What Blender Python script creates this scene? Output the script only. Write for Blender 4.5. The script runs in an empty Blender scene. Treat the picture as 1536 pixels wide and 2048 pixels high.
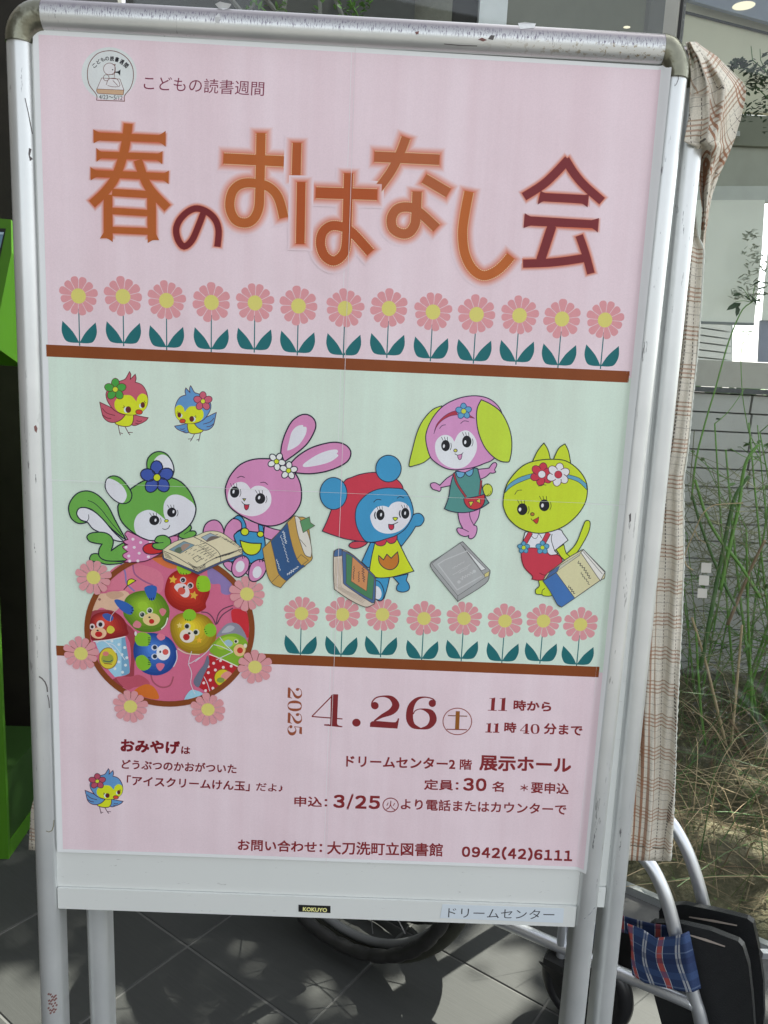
import bpy, bmesh, math, random
from mathutils import Vector, Matrix
from mathutils.geometry import tessellate_polygon
random.seed(7)
R_ = math.radians
scene = bpy.context.scene
COL = scene.collection

# ------------------------------------------------------------------ camera
HB = 0.98                                   # height of the poster's centre above the floor
RC = ((0.99880853, 0.04788167, 0.00942736), (-0.04543418, 0.98289435, -0.17847809), (-0.01781193, 0.17783712, 0.98389872))
CB = (0.03345801, 0.12206992, 0.77680778)   # camera in board axes (right, up, towards the viewer)
FPX = 1535.0
def b2w(u, v, z=0.0):
    return Vector((u, -z, v + HB))
CAMW = b2w(*CB)
ax = [b2w(RC[i][0], RC[i][1], RC[i][2]) - b2w(0, 0, 0) for i in range(3)]
cam_d = bpy.data.cameras.new('camera')
cam = bpy.data.objects.new('camera', cam_d); COL.objects.link(cam)
M = Matrix.Identity(4)
for i in range(3):
    for j in range(3): M[j][i] = ax[i][j]
M.translation = CAMW
cam.matrix_world = M
cam_d.sensor_fit = 'HORIZONTAL'; cam_d.sensor_width = 36.0
cam_d.lens = 36.0 * FPX / 1536.0
cam_d.clip_start = 0.02; cam_d.clip_end = 500
scene.camera = cam

# ------------------------------------------------------------------ light
SUN = Vector((0.50, 0.42, 0.76)).normalized()       # towards the sun
w = bpy.data.worlds.new("World"); scene.world = w; w.use_nodes = True
nt = w.node_tree; nt.nodes.clear()
sky = nt.nodes.new('ShaderNodeTexSky'); sky.sky_type = 'NISHITA'; sky.sun_disc = False
sky.sun_elevation = math.asin(SUN.z); sky.sun_rotation = math.atan2(SUN.x, SUN.y)
sky.air_density = 1.0; sky.dust_density = 2.5
bg = nt.nodes.new('ShaderNodeBackground'); bg.inputs[1].default_value = 0.13
wo = nt.nodes.new('ShaderNodeOutputWorld')
hs = nt.nodes.new('ShaderNodeHueSaturation'); hs.inputs['Saturation'].default_value = .26
nt.links.new(sky.outputs[0], hs.inputs['Color']); nt.links.new(hs.outputs[0], bg.inputs[0]); nt.links.new(bg.outputs[0], wo.inputs[0])
sl = bpy.data.lights.new('sun', 'SUN'); sl.energy = 5.0; sl.angle = R_(0.5); sl.color = (1, .95, .87)
so = bpy.data.objects.new('sun', sl); COL.objects.link(so)
so.rotation_euler = SUN.to_track_quat('Z', 'Y').to_euler(); so.location = (3, 3, 6)
vs = scene.view_settings
scene.display_settings.display_device = 'sRGB'
vs.view_transform = 'Standard'; vs.look = 'None'; vs.gamma = 1; vs.exposure = 1.76

# ------------------------------------------------------------------ pixel rays (photo pixels, 1536 x 2048)
def ray(x, y):
    c = ((x - 768) / FPX, -(y - 1024) / FPX, -1.0)
    return ax[0] * c[0] + ax[1] * c[1] + ax[2] * c[2]
def PY(x, y, Y):                            # on the upright plane world y = Y
    d = ray(x, y); return CAMW + d * ((Y - CAMW.y) / d.y)
def PF(x, y, z=0.0):                        # on the floor
    d = ray(x, y); return CAMW + d * ((z - CAMW.z) / d.z)
def PN(x, y, p0, n):                        # on any plane
    d = ray(x, y); return CAMW + d * ((p0 - CAMW).dot(n) / d.dot(n))
def sst(a, b, x):
    t = min(1, max(0, (x - a) / (b - a))); return t * t * (3 - 2 * t)
def hump(u, v):                             # the paper climbs over the right hand upright
    s = 0.0084 * sst(0.282, 0.2955, u) if u > 0.27 else 0.0
    return s + 0.0006
def PB(x, y, lift=0.0):
    d = ray(x, y); h = 0.0006
    for _ in range(3):
        p = CAMW + d * ((-(h + lift) - CAMW.y) / d.y)
        h = hump(p.x, p.z - HB)
    return p
LV = 2e-6

# ------------------------------------------------------------------ materials
def lin(c):
    c = c / 255.0
    return c / 12.92 if c <= .04045 else ((c + .055) / 1.055) ** 2.4
MATS = {}
def new_mat(name):
    m = bpy.data.materials.new(name); m.use_nodes = True
    n = m.node_tree; b = n.nodes['Principled BSDF']
    return m, n, b
def N(n, t, **k):
    x = n.nodes.new(t)
    for a, v in k.items(): setattr(x, a, v)
    return x
def tex(n, scale=(1, 1, 1), coord='Object', rot=(0, 0, 0)):
    c = N(n, 'ShaderNodeTexCoord'); mp = N(n, 'ShaderNodeMapping')
    mp.inputs['Scale'].default_value = scale; mp.inputs['Rotation'].default_value = rot
    n.links.new(c.outputs[coord], mp.inputs[0]); return mp.outputs[0]
def noise(n, vec, scale, detail=3, rough=.5):
    x = N(n, 'ShaderNodeTexNoise'); x.inputs['Scale'].default_value = scale
    x.inputs['Detail'].default_value = detail; x.inputs['Roughness'].default_value = rough
    n.links.new(vec, x.inputs['Vector']); return x.outputs[0]
def ramp(n, fac, stops, interp='LINEAR'):
    r = N(n, 'ShaderNodeValToRGB'); r.color_ramp.interpolation = interp
    e = r.color_ramp.elements
    while len(e) < len(stops): e.new(.5)
    for k, (p, c) in enumerate(stops):
        e[k].position = p; e[k].color = (*c, 1) if len(c) == 3 else c
    n.links.new(fac, r.inputs[0]); return r.outputs[0]
def mix(n, a, b, fac, mode='MIX'):
    x = N(n, 'ShaderNodeMix', data_type='RGBA', blend_type=mode)
    for sock, v in ((x.inputs[0], fac), (x.inputs[6], a), (x.inputs[7], b)):
        if hasattr(v, 'links') and not isinstance(v, (tuple, float, int)): n.links.new(v, sock)
        elif isinstance(v, (float, int)): sock.default_value = v
        else: sock.default_value = (*v, 1)
    return x.outputs[2]
def bump(n, b, h, s=.2, d=.01):
    x = N(n, 'ShaderNodeBump'); x.inputs[0].default_value = s; x.inputs[1].default_value = d
    n.links.new(h, x.inputs['Height']); n.links.new(x.outputs[0], b.inputs['Normal'])
INK = 1.12
def ink(c):
    c = tuple(c)
    if ('ink', c) in MATS: return MATS['ink', c]
    m, n, b = new_mat('printed_ink')
    base = tuple(min(.86, lin(v) * INK) for v in c)
    st = noise(n, tex(n, (34, 34, 1.6)), 1, 5, .6)
    sp = noise(n, tex(n), 900, 1)
    col = mix(n, (base[0] * .98, base[1] * .935, base[2] * .94), tuple(v * 1.055 for v in base), ramp(n, st, [(.3, (0, 0, 0)), (.7, (1, 1, 1))]))
    g = ramp(n, sp, [(.3, (.97, .97, .97)), (.7, (1.02, 1.02, 1.02))])
    n.links.new(mix(n, col, g, 1.0, 'MULTIPLY'), b.inputs['Base Color'])
    b.inputs['Roughness'].default_value = .5; b.inputs['Specular IOR Level'].default_value = .25
    bump(n, b, noise(n, tex(n), 14, 2), .12, .02)
    MATS['ink', c] = m; return m
def simple(name, rgb, rough=.5, metal=0, spec=.5, var=.12, scale=20, bmp=0, bscale=60):
    if name in MATS: return MATS[name]
    m, n, b = new_mat(name)
    v = noise(n, tex(n), scale, 4)
    n.links.new(mix(n, tuple(x * (1 - var) for x in rgb), tuple(min(1, x * (1 + var)) for x in rgb), v), b.inputs['Base Color'])
    b.inputs['Roughness'].default_value = rough; b.inputs['Metallic'].default_value = metal
    b.inputs['Specular IOR Level'].default_value = spec
    if bmp: bump(n, b, noise(n, tex(n), bscale, 4), bmp, .01)
    MATS[name] = m; return m

# ------------------------------------------------------------------ objects
def empty(name, loc, label, cat, group=None):
    o = bpy.data.objects.new(name, None); COL.objects.link(o); o.location = loc
    o.empty_display_size = .05
    o['label'] = label; o['category'] = cat
    if group: o['group'] = group
    return o
def tag(o, label=None, cat=None, group=None, kind=None):
    if label: o['label'] = label
    if cat: o['category'] = cat
    if group: o['group'] = group
    if kind: o['kind'] = kind
    return o
def mesh(name, V, F, mats, parent=None, mi=None, smooth=False, loc=None, uv=None):
    """V in world coordinates; stored relative to the parent (or loc)"""
    o0 = Vector(parent_loc(parent)) if parent else Vector(loc or (0, 0, 0))
    me = bpy.data.meshes.new(name)
    me.from_pydata([tuple(Vector(v) - o0) for v in V], [], F)
    if not isinstance(mats, (list, tuple)): mats = [mats]
    for m in mats: me.materials.append(m)
    if mi: me.polygons.foreach_set('material_index', mi)
    if smooth is True: me.polygons.foreach_set('use_smooth', [True] * len(F))
    if uv:
        l = me.uv_layers.new(name='UVMap')
        for p in me.polygons:
            for li in p.loop_indices: l.data[li].uv = uv[me.loops[li].vertex_index]
    me.update()
    o = bpy.data.objects.new(name, me); COL.objects.link(o)
    if parent: o.parent = parent
    else: o.location = o0
    return o
def parent_loc(p):
    v = Vector((0, 0, 0))
    while p: v += p.location; p = p.parent
    return v
class MB:
    def __init__(s): s.V = []; s.F = []; s.mi = []; s.cur = 0
    def add(s, V, F):
        b = len(s.V); s.V += [Vector(v) for v in V]
        s.F += [tuple(i + b for i in f) for f in F]; s.mi += [s.cur] * len(F)
    def box(s, c, d, rot=None):
        c = Vector(c); hx, hy, hz = d[0] / 2, d[1] / 2, d[2] / 2
        P = [Vector((x, y, z)) for x in (-hx, hx) for y in (-hy, hy) for z in (-hz, hz)]
        if rot: P = [rot @ p for p in P]
        s.add([p + c for p in P], [(0, 1, 3, 2), (4, 6, 7, 5), (0, 4, 5, 1), (2, 3, 7, 6), (0, 2, 6, 4), (1, 5, 7, 3)])
    def prism(s, P, off):
        """polygon P (3-D points) pushed by the vector off"""
        P = [Vector(p) for p in P]; n = len(P); off = Vector(off)
        T = tessellate_polygon([P])
        F = [tuple(t) for t in T] + [tuple(i + n for i in t) for t in T]
        F += [(i, (i + 1) % n, (i + 1) % n + n, i + n) for i in range(n)]
        s.add(P + [p + off for p in P], F)
    def tube(s, P, r, k=10, caps=True, closed=False):
        P = [Vector(p) for p in P]; n = len(P)
        rr = r if isinstance(r, (list, tuple)) else [r] * n
        V = []; t0 = None
        for i, p in enumerate(P):
            if closed: t = P[(i + 1) % n] - P[i - 1]
            else: t = P[min(i + 1, n - 1)] - P[max(i - 1, 0)]
            t.normalize()
            if t0 is None:
                a = Vector((0, 0, 1)) if abs(t.z) < .9 else Vector((1, 0, 0))
                u = t.cross(a).normalized()
            else:
                u = (u - t * u.dot(t)).normalized()
            t0 = t; v = t.cross(u)
            V += [p + (u * math.cos(2 * math.pi * j / k) + v * math.sin(2 * math.pi * j / k)) * rr[i] for j in range(k)]
        F = []
        for i in range(n if closed else n - 1):
            a = i * k; b = ((i + 1) % n) * k
            F += [(a + j, a + (j + 1) % k, b + (j + 1) % k, b + j) for j in range(k)]
        if caps and not closed: F += [tuple(range(k - 1, -1, -1)), tuple(range((n - 1) * k, n * k))]
        s.add(V, F)
    def sweep(s, prof, A, B, X, Y):
        """closed 2-D profile in axes X, Y carried from A to B"""
        n = len(prof); V = [A + X * p[0] + Y * p[1] for p in prof] + [B + X * p[0] + Y * p[1] for p in prof]
        F = [(i, (i + 1) % n, (i + 1) % n + n, i + n) for i in range(n)] + [tuple(range(n - 1, -1, -1)), tuple(range(n, 2 * n))]
        s.add(V, F)
    def grid(s, fn, nu, nv):
        V = [fn(i / nu, j / nv) for j in range(nv + 1) for i in range(nu + 1)]
        F = [(j * (nu + 1) + i, j * (nu + 1) + i + 1, (j + 1) * (nu + 1) + i + 1, (j + 1) * (nu + 1) + i) for j in range(nv) for i in range(nu)]
        s.add(V, F)
    def build(s, name, mats, parent=None, smooth=False, loc=None, auto=None):
        o = mesh(name, s.V, s.F, mats, parent, s.mi, smooth, loc)
        if auto is not None:
            me = o.data; me.polygons.foreach_set('use_smooth', [True] * len(me.polygons))
            bm = bmesh.new(); bm.from_mesh(me); bmesh.ops.remove_doubles(bm, verts=bm.verts, dist=1e-7)
            bmesh.ops.recalc_face_normals(bm, faces=bm.faces)
            for e in bm.edges:
                if len(e.link_faces) == 2: e.smooth = e.calc_face_angle(0) < R_(auto)
            bm.to_mesh(me); bm.free()
        return o

# ------------------------------------------------------------------ flat print
def cr(P, closed, step=4):
    """Catmull-Rom through P; a point (x, y, 1) is a corner"""
    n = len(P); out = []
    rng = range(n) if closed else range(n - 1)
    for i in rng:
        p1 = P[i]; p2 = P[(i + 1) % n]
        p0 = P[i - 1] if (closed or i > 0) else p1
        p3 = P[(i + 2) % n] if (closed or i + 2 < n) else p2
        if len(p1) > 2 and p1[2] == 1: p0 = p1
        if len(p2) > 2 and p2[2] == 1: p3 = p2
        for k in range(step):
            t = k / step; t2 = t * t; t3 = t2 * t
            out.append(tuple(.5 * (2 * p1[a] + (p2[a] - p0[a]) * t + (2 * p0[a] - 5 * p1[a] + 4 * p2[a] - p3[a]) * t2 + (3 * p1[a] - p0[a] - 3 * p2[a] + p3[a]) * t3) for a in (0, 1)))
    if not closed: out.append((P[-1][0], P[-1][1]))
    return out
def pts(s):
    out = []
    for q in s.split():
        c = q.endswith('!'); x, y = q.rstrip('!').split(',')
        out.append((float(x), float(y), 1) if c else (float(x), float(y)))
    return out
def strip(P, wds, closed):
    n = len(P); V = []
    for i in range(n):
        a = P[i - 1] if (closed or i > 0) else P[i]; b = P[(i + 1) % n] if (closed or i < n - 1) else P[i]
        d1 = (P[i][0] - a[0], P[i][1] - a[1]); d2 = (b[0] - P[i][0], b[1] - P[i][1])
        l1 = math.hypot(*d1) or 1e-9; l2 = math.hypot(*d2) or 1e-9
        if l1 < 1e-6: d1, l1 = d2, l2
        if l2 < 1e-6: d2, l2 = d1, l1
        n1 = (-d1[1] / l1, d1[0] / l1); n2 = (-d2[1] / l2, d2[0] / l2)
        m = (n1[0] + n2[0], n1[1] + n2[1]); ml = math.hypot(*m)
        if ml < .35: m = n1; k = 1
        else: m = (m[0] / ml, m[1] / ml); k = min(1.8, 1 / max(.4, m[0] * n1[0] + m[1] * n1[1]))
        h = wds[i] / 2 * k
        V += [(P[i][0] + m[0] * h, P[i][1] + m[1] * h), (P[i][0] - m[0] * h, P[i][1] - m[1] * h)]
    F = [(2 * i, 2 * i + 1, (2 * i + 3) % (2 * n), (2 * i + 2) % (2 * n)) for i in range(n if closed else n - 1)]
    return V, F
class Art:
    def __init__(s, base): s.lv = base; s.V = []; s.F = []; s.mi = []; s.cols = []; s.f(0, 0, 1)
    def f(s, ox, oy, sc, sy=None): s.fr = (ox, oy, 1 / sc, 1 / (sy or sc)); return s
    def xf(s, fn): s.fr = fn; return s
    def T(s, p):
        if callable(s.fr): return s.fr(p)
        return (s.fr[0] + p[0] * s.fr[2], s.fr[1] + p[1] * s.fr[3]) + tuple(p[2:3])
    def _c(s, c):
        if c not in s.cols: s.cols.append(c)
        return s.cols.index(c)
    def _add(s, P, F, c, rise=0):
        b = len(s.V); z = s.lv * LV; k = rise * LV / max(1, len(P))
        for i, p in enumerate(P):
            q = PB(p[0], p[1], z + k * i)
            if q.x > .281: q = PB(p[0], p[1], z + k * i + .00020 * sst(.281, .286, q.x))
            s.V.append(q)
        s.F += [tuple(i + b for i in f) for f in F]; s.mi += [s._c(c)] * len(F); s.lv += 1
    def poly(s, P, c):
        T = tessellate_polygon([[Vector((p[0], p[1], 0)) for p in P]])
        s._add(P, [tuple(t) for t in T], c)
    def S(s, c, p, w=0, oc=(25, 28, 48), sm=True):
        P = pts(p) if isinstance(p, str) else p
        P = [s.T(q) for q in P]
        Q = cr(P, True) if sm else [(q[0], q[1]) for q in P]
        if c: s.poly(Q, c)
        if w:
            V, F = strip(Q, [w] * len(Q), True); s._add(V, F, oc, 3 if w > 4 else 0)
            if w > 4: s.lv += 3
        return s
    def E(s, c, cx, cy, rx, ry=None, rot=0, w=0, oc=(25, 28, 48), n=26):
        ry = ry or rx; a = R_(rot)
        P = []
        for i in range(n):
            t = 2 * math.pi * i / n; x = rx * math.cos(t); y = ry * math.sin(t)
            P.append((cx + x * math.cos(a) - y * math.sin(a), cy + x * math.sin(a) + y * math.cos(a)))
        return s.S(c, P, w, oc, False)
    def L(s, c, w, p, sm=True, ext=0):
        P = pts(p) if isinstance(p, str) else p
        P = [s.T(q) for q in P]
        Q = cr(P, False) if sm and len(P) > 2 else [(q[0], q[1]) for q in P]
        if ext:
            def e(a, b):
                l = math.hypot(a[0] - b[0], a[1] - b[1]) or 1; return (a[0] + (a[0] - b[0]) / l * ext, a[1] + (a[1] - b[1]) / l * ext)
            Q = [e(Q[0], Q[1])] + Q[1:-1] + [e(Q[-1], Q[-2])] if len(Q) > 2 else [e(Q[0], Q[1]), e(Q[1], Q[0])]
        V, F = strip(Q, [w] * len(Q), False)
        s._add(V, F, c, 3 if len(Q) > 12 and w > 4 else 0)
        if len(Q) > 12 and w > 4: s.lv += 3
        return s
    def VL(s, c, P, closed=False):
        """stroke with its own width at every point (x, y, width)"""
        k = 1.0
        T0 = s.T((0, 0)); T1 = s.T((1, 0)); k = math.hypot(T1[0] - T0[0], T1[1] - T0[1])
        X = cr([s.T((p[0], p[1])) for p in P], False); W = cr([(p[2], 0) for p in P], False)
        V, F = strip(X, [max(1.25, q[0] * k) for q in W], False); s._add(V, F, c); return s
    def flower5(s, c, cc, cx, cy, r, n=5, rot=0, w=1.6, oc=(60, 30, 40), pr=.5, cr_=.32):
        for i in range(n):
            a = rot + 360 / n * i
            s.E(c, cx + r * .6 * math.cos(R_(a)), cy + r * .6 * math.sin(R_(a)), r * pr, r * pr * .8, a, w, oc, 14)
        s.E(cc, cx, cy, r * cr_, None, 0, w * .8, oc, 14); return s
    def build(s, name, parent, label=None):
        o = mesh(name, s.V, s.F, [ink(c) for c in s.cols], parent, s.mi)
        if label: o['label'] = label
        return o
TXT = {}
def text_mesh(t, bold):
    if (t, bold) not in TXT:
        cu = bpy.data.curves.new('t', 'FONT'); cu.body = t; cu.offset = bold; cu.resolution_u = 3; cu.fill_mode = 'FRONT'
        o = bpy.data.objects.new('t', cu); COL.objects.link(o)
        bpy.context.view_layer.update()
        me = bpy.data.meshes.new_from_object(o.evaluated_get(bpy.context.evaluated_depsgraph_get()))
        V = [(v.co.x, v.co.y) for v in me.vertices]; F = [tuple(p.vertices) for p in me.polygons]
        bpy.data.objects.remove(o); bpy.data.curves.remove(cu); bpy.data.meshes.remove(me)
        x0 = min(v[0] for v in V); x1 = max(v[0] for v in V); y0 = min(v[1] for v in V); y1 = max(v[1] for v in V)
        TXT[t, bold] = ([((v[0] - x0) / (x1 - x0), (v[1] - y0) / (y1 - y0)) for v in V], F)
    return TXT[t, bold]
def text(art, t, bl, br, h, c, bold=.012):
    """ink box of the text: bottom left, bottom right (frame units), height; bold text is struck several times"""
    V, F = text_mesh(t, 0.0)
    A = art.T(bl); B = art.T(br); C = art.T((bl[0], bl[1] - h)); hh = A[1] - C[1]
    d = min(bold, .024) * hh * 1.75
    ex = (B[0] - A[0] - 2 * d, B[1] - A[1]); l = math.hypot(*ex); ey = (ex[1] / l * (hh - 2 * d), -ex[0] / l * (hh - 2 * d))
    off = [(0, 0)] if bold < .006 else [(-d, -d), (d, -d), (-d, d), (d, d), (0, 0)] if bold < .02 else [(-d, -d), (d, -d), (-d, d), (d, d), (0, d), (0, -d), (d, 0), (-d, 0), (0, 0)]
    for ox, oy in off:
        art._add([(A[0] + d + ox + ex[0] * x + ey[0] * y, A[1] - d + oy + ex[1] * x + ey[1] * y) for x, y in V], F, c)

def dtext(art, t, bl, br, h, c, bold=.02):
    """digits set one by one in equal cells"""
    n = len(t); cw = [(.62 if q in '()/' else 1.0) for q in t]; tot = sum(cw); x = 0
    for q, w_ in zip(t, cw):
        u0 = x / tot; u1 = (x + w_) / tot; x += w_; cu = (u1 - u0)
        f = .40 if q == '1' else .42 if q not in '()/' else .38
        m_ = (u0 + u1) / 2; a0 = m_ - cu * f; a1 = m_ + cu * f
        hh = h * (1.26 if q in '()/' else 1.0); dy = h * .13 if q in '()/' else 0
        P = lambda k: (bl[0] + (br[0] - bl[0]) * k, bl[1] + (br[1] - bl[1]) * k + dy)
        text(art, {'(': '（', ')': '）', '/': '／'}.get(q, chr(ord(q) + 0xFEE0)), P(a0), P(a1), hh, c, bold)
# ------------------------------------------------------------------ poster
poster = empty('event_poster', b2w(0, 0, 0), 'large pink and mint spring story-time poster taped to the front of the sign stand', 'poster')
WHITE = (222, 228, 228); PINK = (221, 203, 209); MINT = (203, 221, 206); BROWN = (128, 66, 28)
paper_m = simple('poster_paper', (.80, .82, .82), .5, 0, .3, .03, 12)
def pgrid(name, u0, u1, v0, v1, lv, mat, nu=40, nv=40, skew=None):
    def fn(a, b):
        # corners follow the sheet as it really hangs (slightly out of square)
        tl, tr, br, bl = skew
        x = (tl[0] * (1 - a) + tr[0] * a) * (1 - b) + (bl[0] * (1 - a) + br[0] * a) * b
        y = (tl[1] * (1 - a) + tr[1] * a) * (1 - b) + (bl[1] * (1 - a) + br[1] * a) * b
        return b2w(x, y, hump(x, y) + lv * LV)
    m = MB(); m.grid(fn, nu, nv); return m.build(name, mat, poster, smooth=True)
def uvof(x, y):
    p = PB(x, y); return (p.x, p.z - HB)
SHEET = [uvof(65, 56), uvof(1344, 127), uvof(1172, 1748), uvof(115, 1704)]
PRINT = [uvof(77, 69), uvof(1322, 139), uvof(1167, 1739), uvof(126, 1698)]
def lerp4(Q, a, b):
    tl, tr, br, bl = Q
    return ((tl[0] * (1 - a) + tr[0] * a) * (1 - b) + (bl[0] * (1 - a) + br[0] * a) * b,
            (tl[1] * (1 - a) + tr[1] * a) * (1 - b) + (bl[1] * (1 - a) + br[1] * a) * b)
def sub(Q, a0, a1, b0, b1): return [lerp4(Q, a0, b0), lerp4(Q, a1, b0), lerp4(Q, a1, b1), lerp4(Q, a0, b1)]
for (a0, a1, b0, b1, k) in ((0, .5, 0, .5, 0), (.4995, 1, 0, .5, 8), (0, .5, .4995, 1, 16), (.4995, 1, .4995, 1, 24)):
    s = pgrid('paper_sheet', 0, 0, 0, 0, 2 + k, paper_m, 260 if a0 else 4, 6, sub(SHEET, a0, a1, b0, b1))
# ink areas, each a little short of the sheet joins so that the white cut edges show
ex = .0006
def frac(x, y):                             # how far down the print a photo pixel lies
    u, v = uvof(x, y); (tu, tv), (_, rv), (_, qv), (_, bv) = PRINT
    k = (u - PRINT[0][0]) / (PRINT[1][0] - PRINT[0][0]); t = tv + (rv - tv) * k; b_ = bv + (qv - bv) * k
    return (t - v) / (t - b_)
B1 = frac(680, 728); B2 = frac(680, 1322)
for (b0, b1, k) in ((0, B1, 'p'), (B1 + 1e-5, B2, 'm'), (B2 + 1e-5, 1, 'p')):
    for (a0, a1) in ((0, .5 - ex), (.5, 1)):
        cuts = [b0] + ([.4992] if b0 < .5 < b1 else []) + [b1]
        for i in range(len(cuts) - 1):
            c0 = cuts[i] + (.0007 if i else 0)
            pgrid('printed_ground', 0, 0, 0, 0, 34, ink(PINK if k == 'p' else MINT), 260 if a0 else 4, 6, sub(PRINT, a0, a1, c0, cuts[i + 1]))
def band(P, n=520):
    """band between the two edge lines, given as its four corners in photo pixels"""
    (x0, y0), (x1, y1), (x2, y2), (x3, y3) = P
    m = MB(); m.grid(lambda a, b: PB((x0 * (1 - a) + x1 * a) * (1 - b) + (x3 * (1 - a) + x2 * a) * b, (y0 * (1 - a) + y1 * a) * (1 - b) + (y3 * (1 - a) + y2 * a) * b, 48 * LV + .00012 * sst(.280, .286, PB(x0 + (x1 - x0) * a, y0).x)), n, 1)
    m.build('printed_band', ink(BROWN), poster, smooth=True)
band([(92, 689), (1272, 743), (1271, 766), (93, 713)])
band([(112, 1291), (1210, 1334), (1208, 1355), (113, 1311)])
# flowers with stems: one mesh per variant, placed in a loop
PET = (210, 148, 152); YEL = (208, 202, 112); TEAL = (28, 104, 108)
def flower_mesh(stem, rot):
    V = []; F = []; mi = []; lv = 40
    def add(P, m):
        nonlocal lv
        b = len(V); V.extend((x, -lv * LV, y) for x, y in P)
        T = tessellate_polygon([[Vector((x, y, 0)) for x, y in P]])
        F.extend(tuple(i + b for i in t) for t in T); mi.extend([m] * len(T)); lv += 1
    if stem:
        add([(-.0005, -.012), (.0005, -.012), (.0007, -.0475), (-.0005, -.0475)], 2)
        for s in (1, -1):
            add(cr([(0, -.0447, 1), (s * .0065, -.034), (s * .0162, -.0243, 1), (s * .0172, -.034), (s * .0140, -.0424), (s * .0085, -.0447)], True), 2)
    for k in range(12 if rot % 2 else 11):
        n = 12 if rot % 2 else 11
        a = R_(rot * 13 + 360 / n * k); L = .0185 * (1 + .045 * math.sin(k * 2.7 + rot)); hw = 2 * math.pi / n * .46
        P = [(.005 * math.cos(a - hw), .005 * math.sin(a - hw), 1)]
        for r, t in ((.55, -.98), (.84, -.98), (.97, -.6), (1.0, 0), (.97, .6), (.84, .98), (.55, .98)):
            P.append((L * r * math.cos(a + hw * t), L * r * math.sin(a + hw * t)))
        P.append((.005 * math.cos(a + hw), .005 * math.sin(a + hw), 1))
        add(cr(P, True, 3), 0)
    add([(.0072 * math.cos(2 * math.pi * i / 24), .0072 * math.sin(2 * math.pi * i / 24)) for i in range(24)], 1)
    me = bpy.data.meshes.new('printed_flower'); me.from_pydata(V, [], F)
    for c in (PET, YEL, TEAL): me.materials.append(ink(c))
    me.polygons.foreach_set('material_index', mi); me.update(); return me
FM = {(s, r): flower_mesh(s, r) for s in (0, 1) for r in range(4)}
top = [(157, 592), (246, 593), (333, 601), (423, 605), (510, 606), (597, 612), (690, 617), (778, 617), (866, 624), (953, 629), (1039, 631), (1124, 638), (1210, 640)]
low = [(603, 1227), (685, 1229), (765, 1229), (848, 1237), (928, 1237), (1010, 1242), (1087, 1242), (1161, 1249)]
ring = [(187, 1155), (494, 1188), (162, 1307), (510, 1334), (261, 1413), (416, 1419)]
for s, P, L0 in ((1, top, 0), (1, low, 0), (0, ring, 1)):
    for i, (x, y) in enumerate(P):
        o = bpy.data.objects.new('printed_flower', FM[s, (i * 3 + 1) % 4]); COL.objects.link(o); o.parent = poster
        p = PB(x, y, (0 if not L0 else (640 if i == 0 else 385)) * LV); o.location = p - poster.location

# ---- lettering of the title
ORG = (172, 92, 40); DRED = (112, 34, 38); MID = (168, 92, 54)
def glow(col, amt, strokes, polys, fr, base, cream=True, fill=None, halo=()):
    """strokes: (width, points); polys: closed outlines; soft coloured halo printed round them"""
    a = Art(base); a.f(*fr); sc = 1 / fr[2]
    steps = 9
    for k in range(steps):
        t = k / (steps - 1); g = amt * (1 - t)
        f = t ** 1.35 * .95
        c = tuple(int(PINK[i] * (1 - f) + (200, 104, 74)[i] * f) for i in range(3))
        for w_, p in list(strokes) + list(halo): a.L(c, w_ * sc + 2 * g, p, ext=g * .8)
    if cream and amt > 10:
        # fine dashes along both edges of every stroke
        V = []; F = []
        for w_, p in strokes:
            Q = [a.T(q) for q in pts(p)]; Q = cr(Q, False, 8) if len(Q) > 2 else [Q[0][:2], Q[-1][:2]]
            S_, _ = strip(Q, [w_ * sc + 1.1] * len(Q), False)
            for side in (S_[0::2], S_[1::2]):
                acc = 0; pos = []
                for (x0, y0), (x1, y1) in zip(side, side[1:]):
                    l = math.hypot(x1 - x0, y1 - y0); d = 0
                    while acc + (l - d) >= 2.1:
                        d += 2.1 - acc; acc = 0; pos.append((x0 + (x1 - x0) * d / l, y0 + (y1 - y0) * d / l))
                    acc += l - d
                for i in range(0, len(pos) - 1, 2):
                    (x0, y0), (x1, y1) = pos[i], pos[i + 1]; l = math.hypot(x1 - x0, y1 - y0) or 1; nx, ny = -(y1 - y0) / l * .65, (x1 - x0) / l * .65
                    b = len(V); V += [(x0 + nx, y0 + ny), (x1 + nx, y1 + ny), (x1 - nx, y1 - ny), (x0 - nx, y0 - ny)]; F.append((b, b + 1, b + 2, b + 3))
        a._add(V, F, (232, 218, 168))
    for w_, p in strokes: a.L(fill or col, w_ * sc - .4, p)
    for p in polys: a.S(fill or col, p)
    return a
T1 = (160, 220, 3.84); T2 = (540, 220, 3.84); T3 = (860, 260, 3.84)
haru = ["102,148! 150,172 200,176 560,190 605,192 658,160! 658,282! 612,250 560,245 200,236 150,234 104,256!", "125,290! 160,318 210,321 560,333 598,334 634,315! 632,418! 592,386 550,382 210,371 168,369 127,398!",
        "80,438! 120,462 170,465 600,483 642,485 682,465! 680,570! 640,541 590,536 170,516 128,515 82,540!", "182,650! 248,650! 252,1015! 205,985 152,988! 182,940!",
        "515,600! 583,680! 583,950! 608,1000! 560,1000 520,1022!", "248,605! 530,622! 530,676! 246,660!", "250,750! 520,768! 520,815! 250,800!", "250,898! 520,908! 520,958! 250,945!"]
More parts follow.
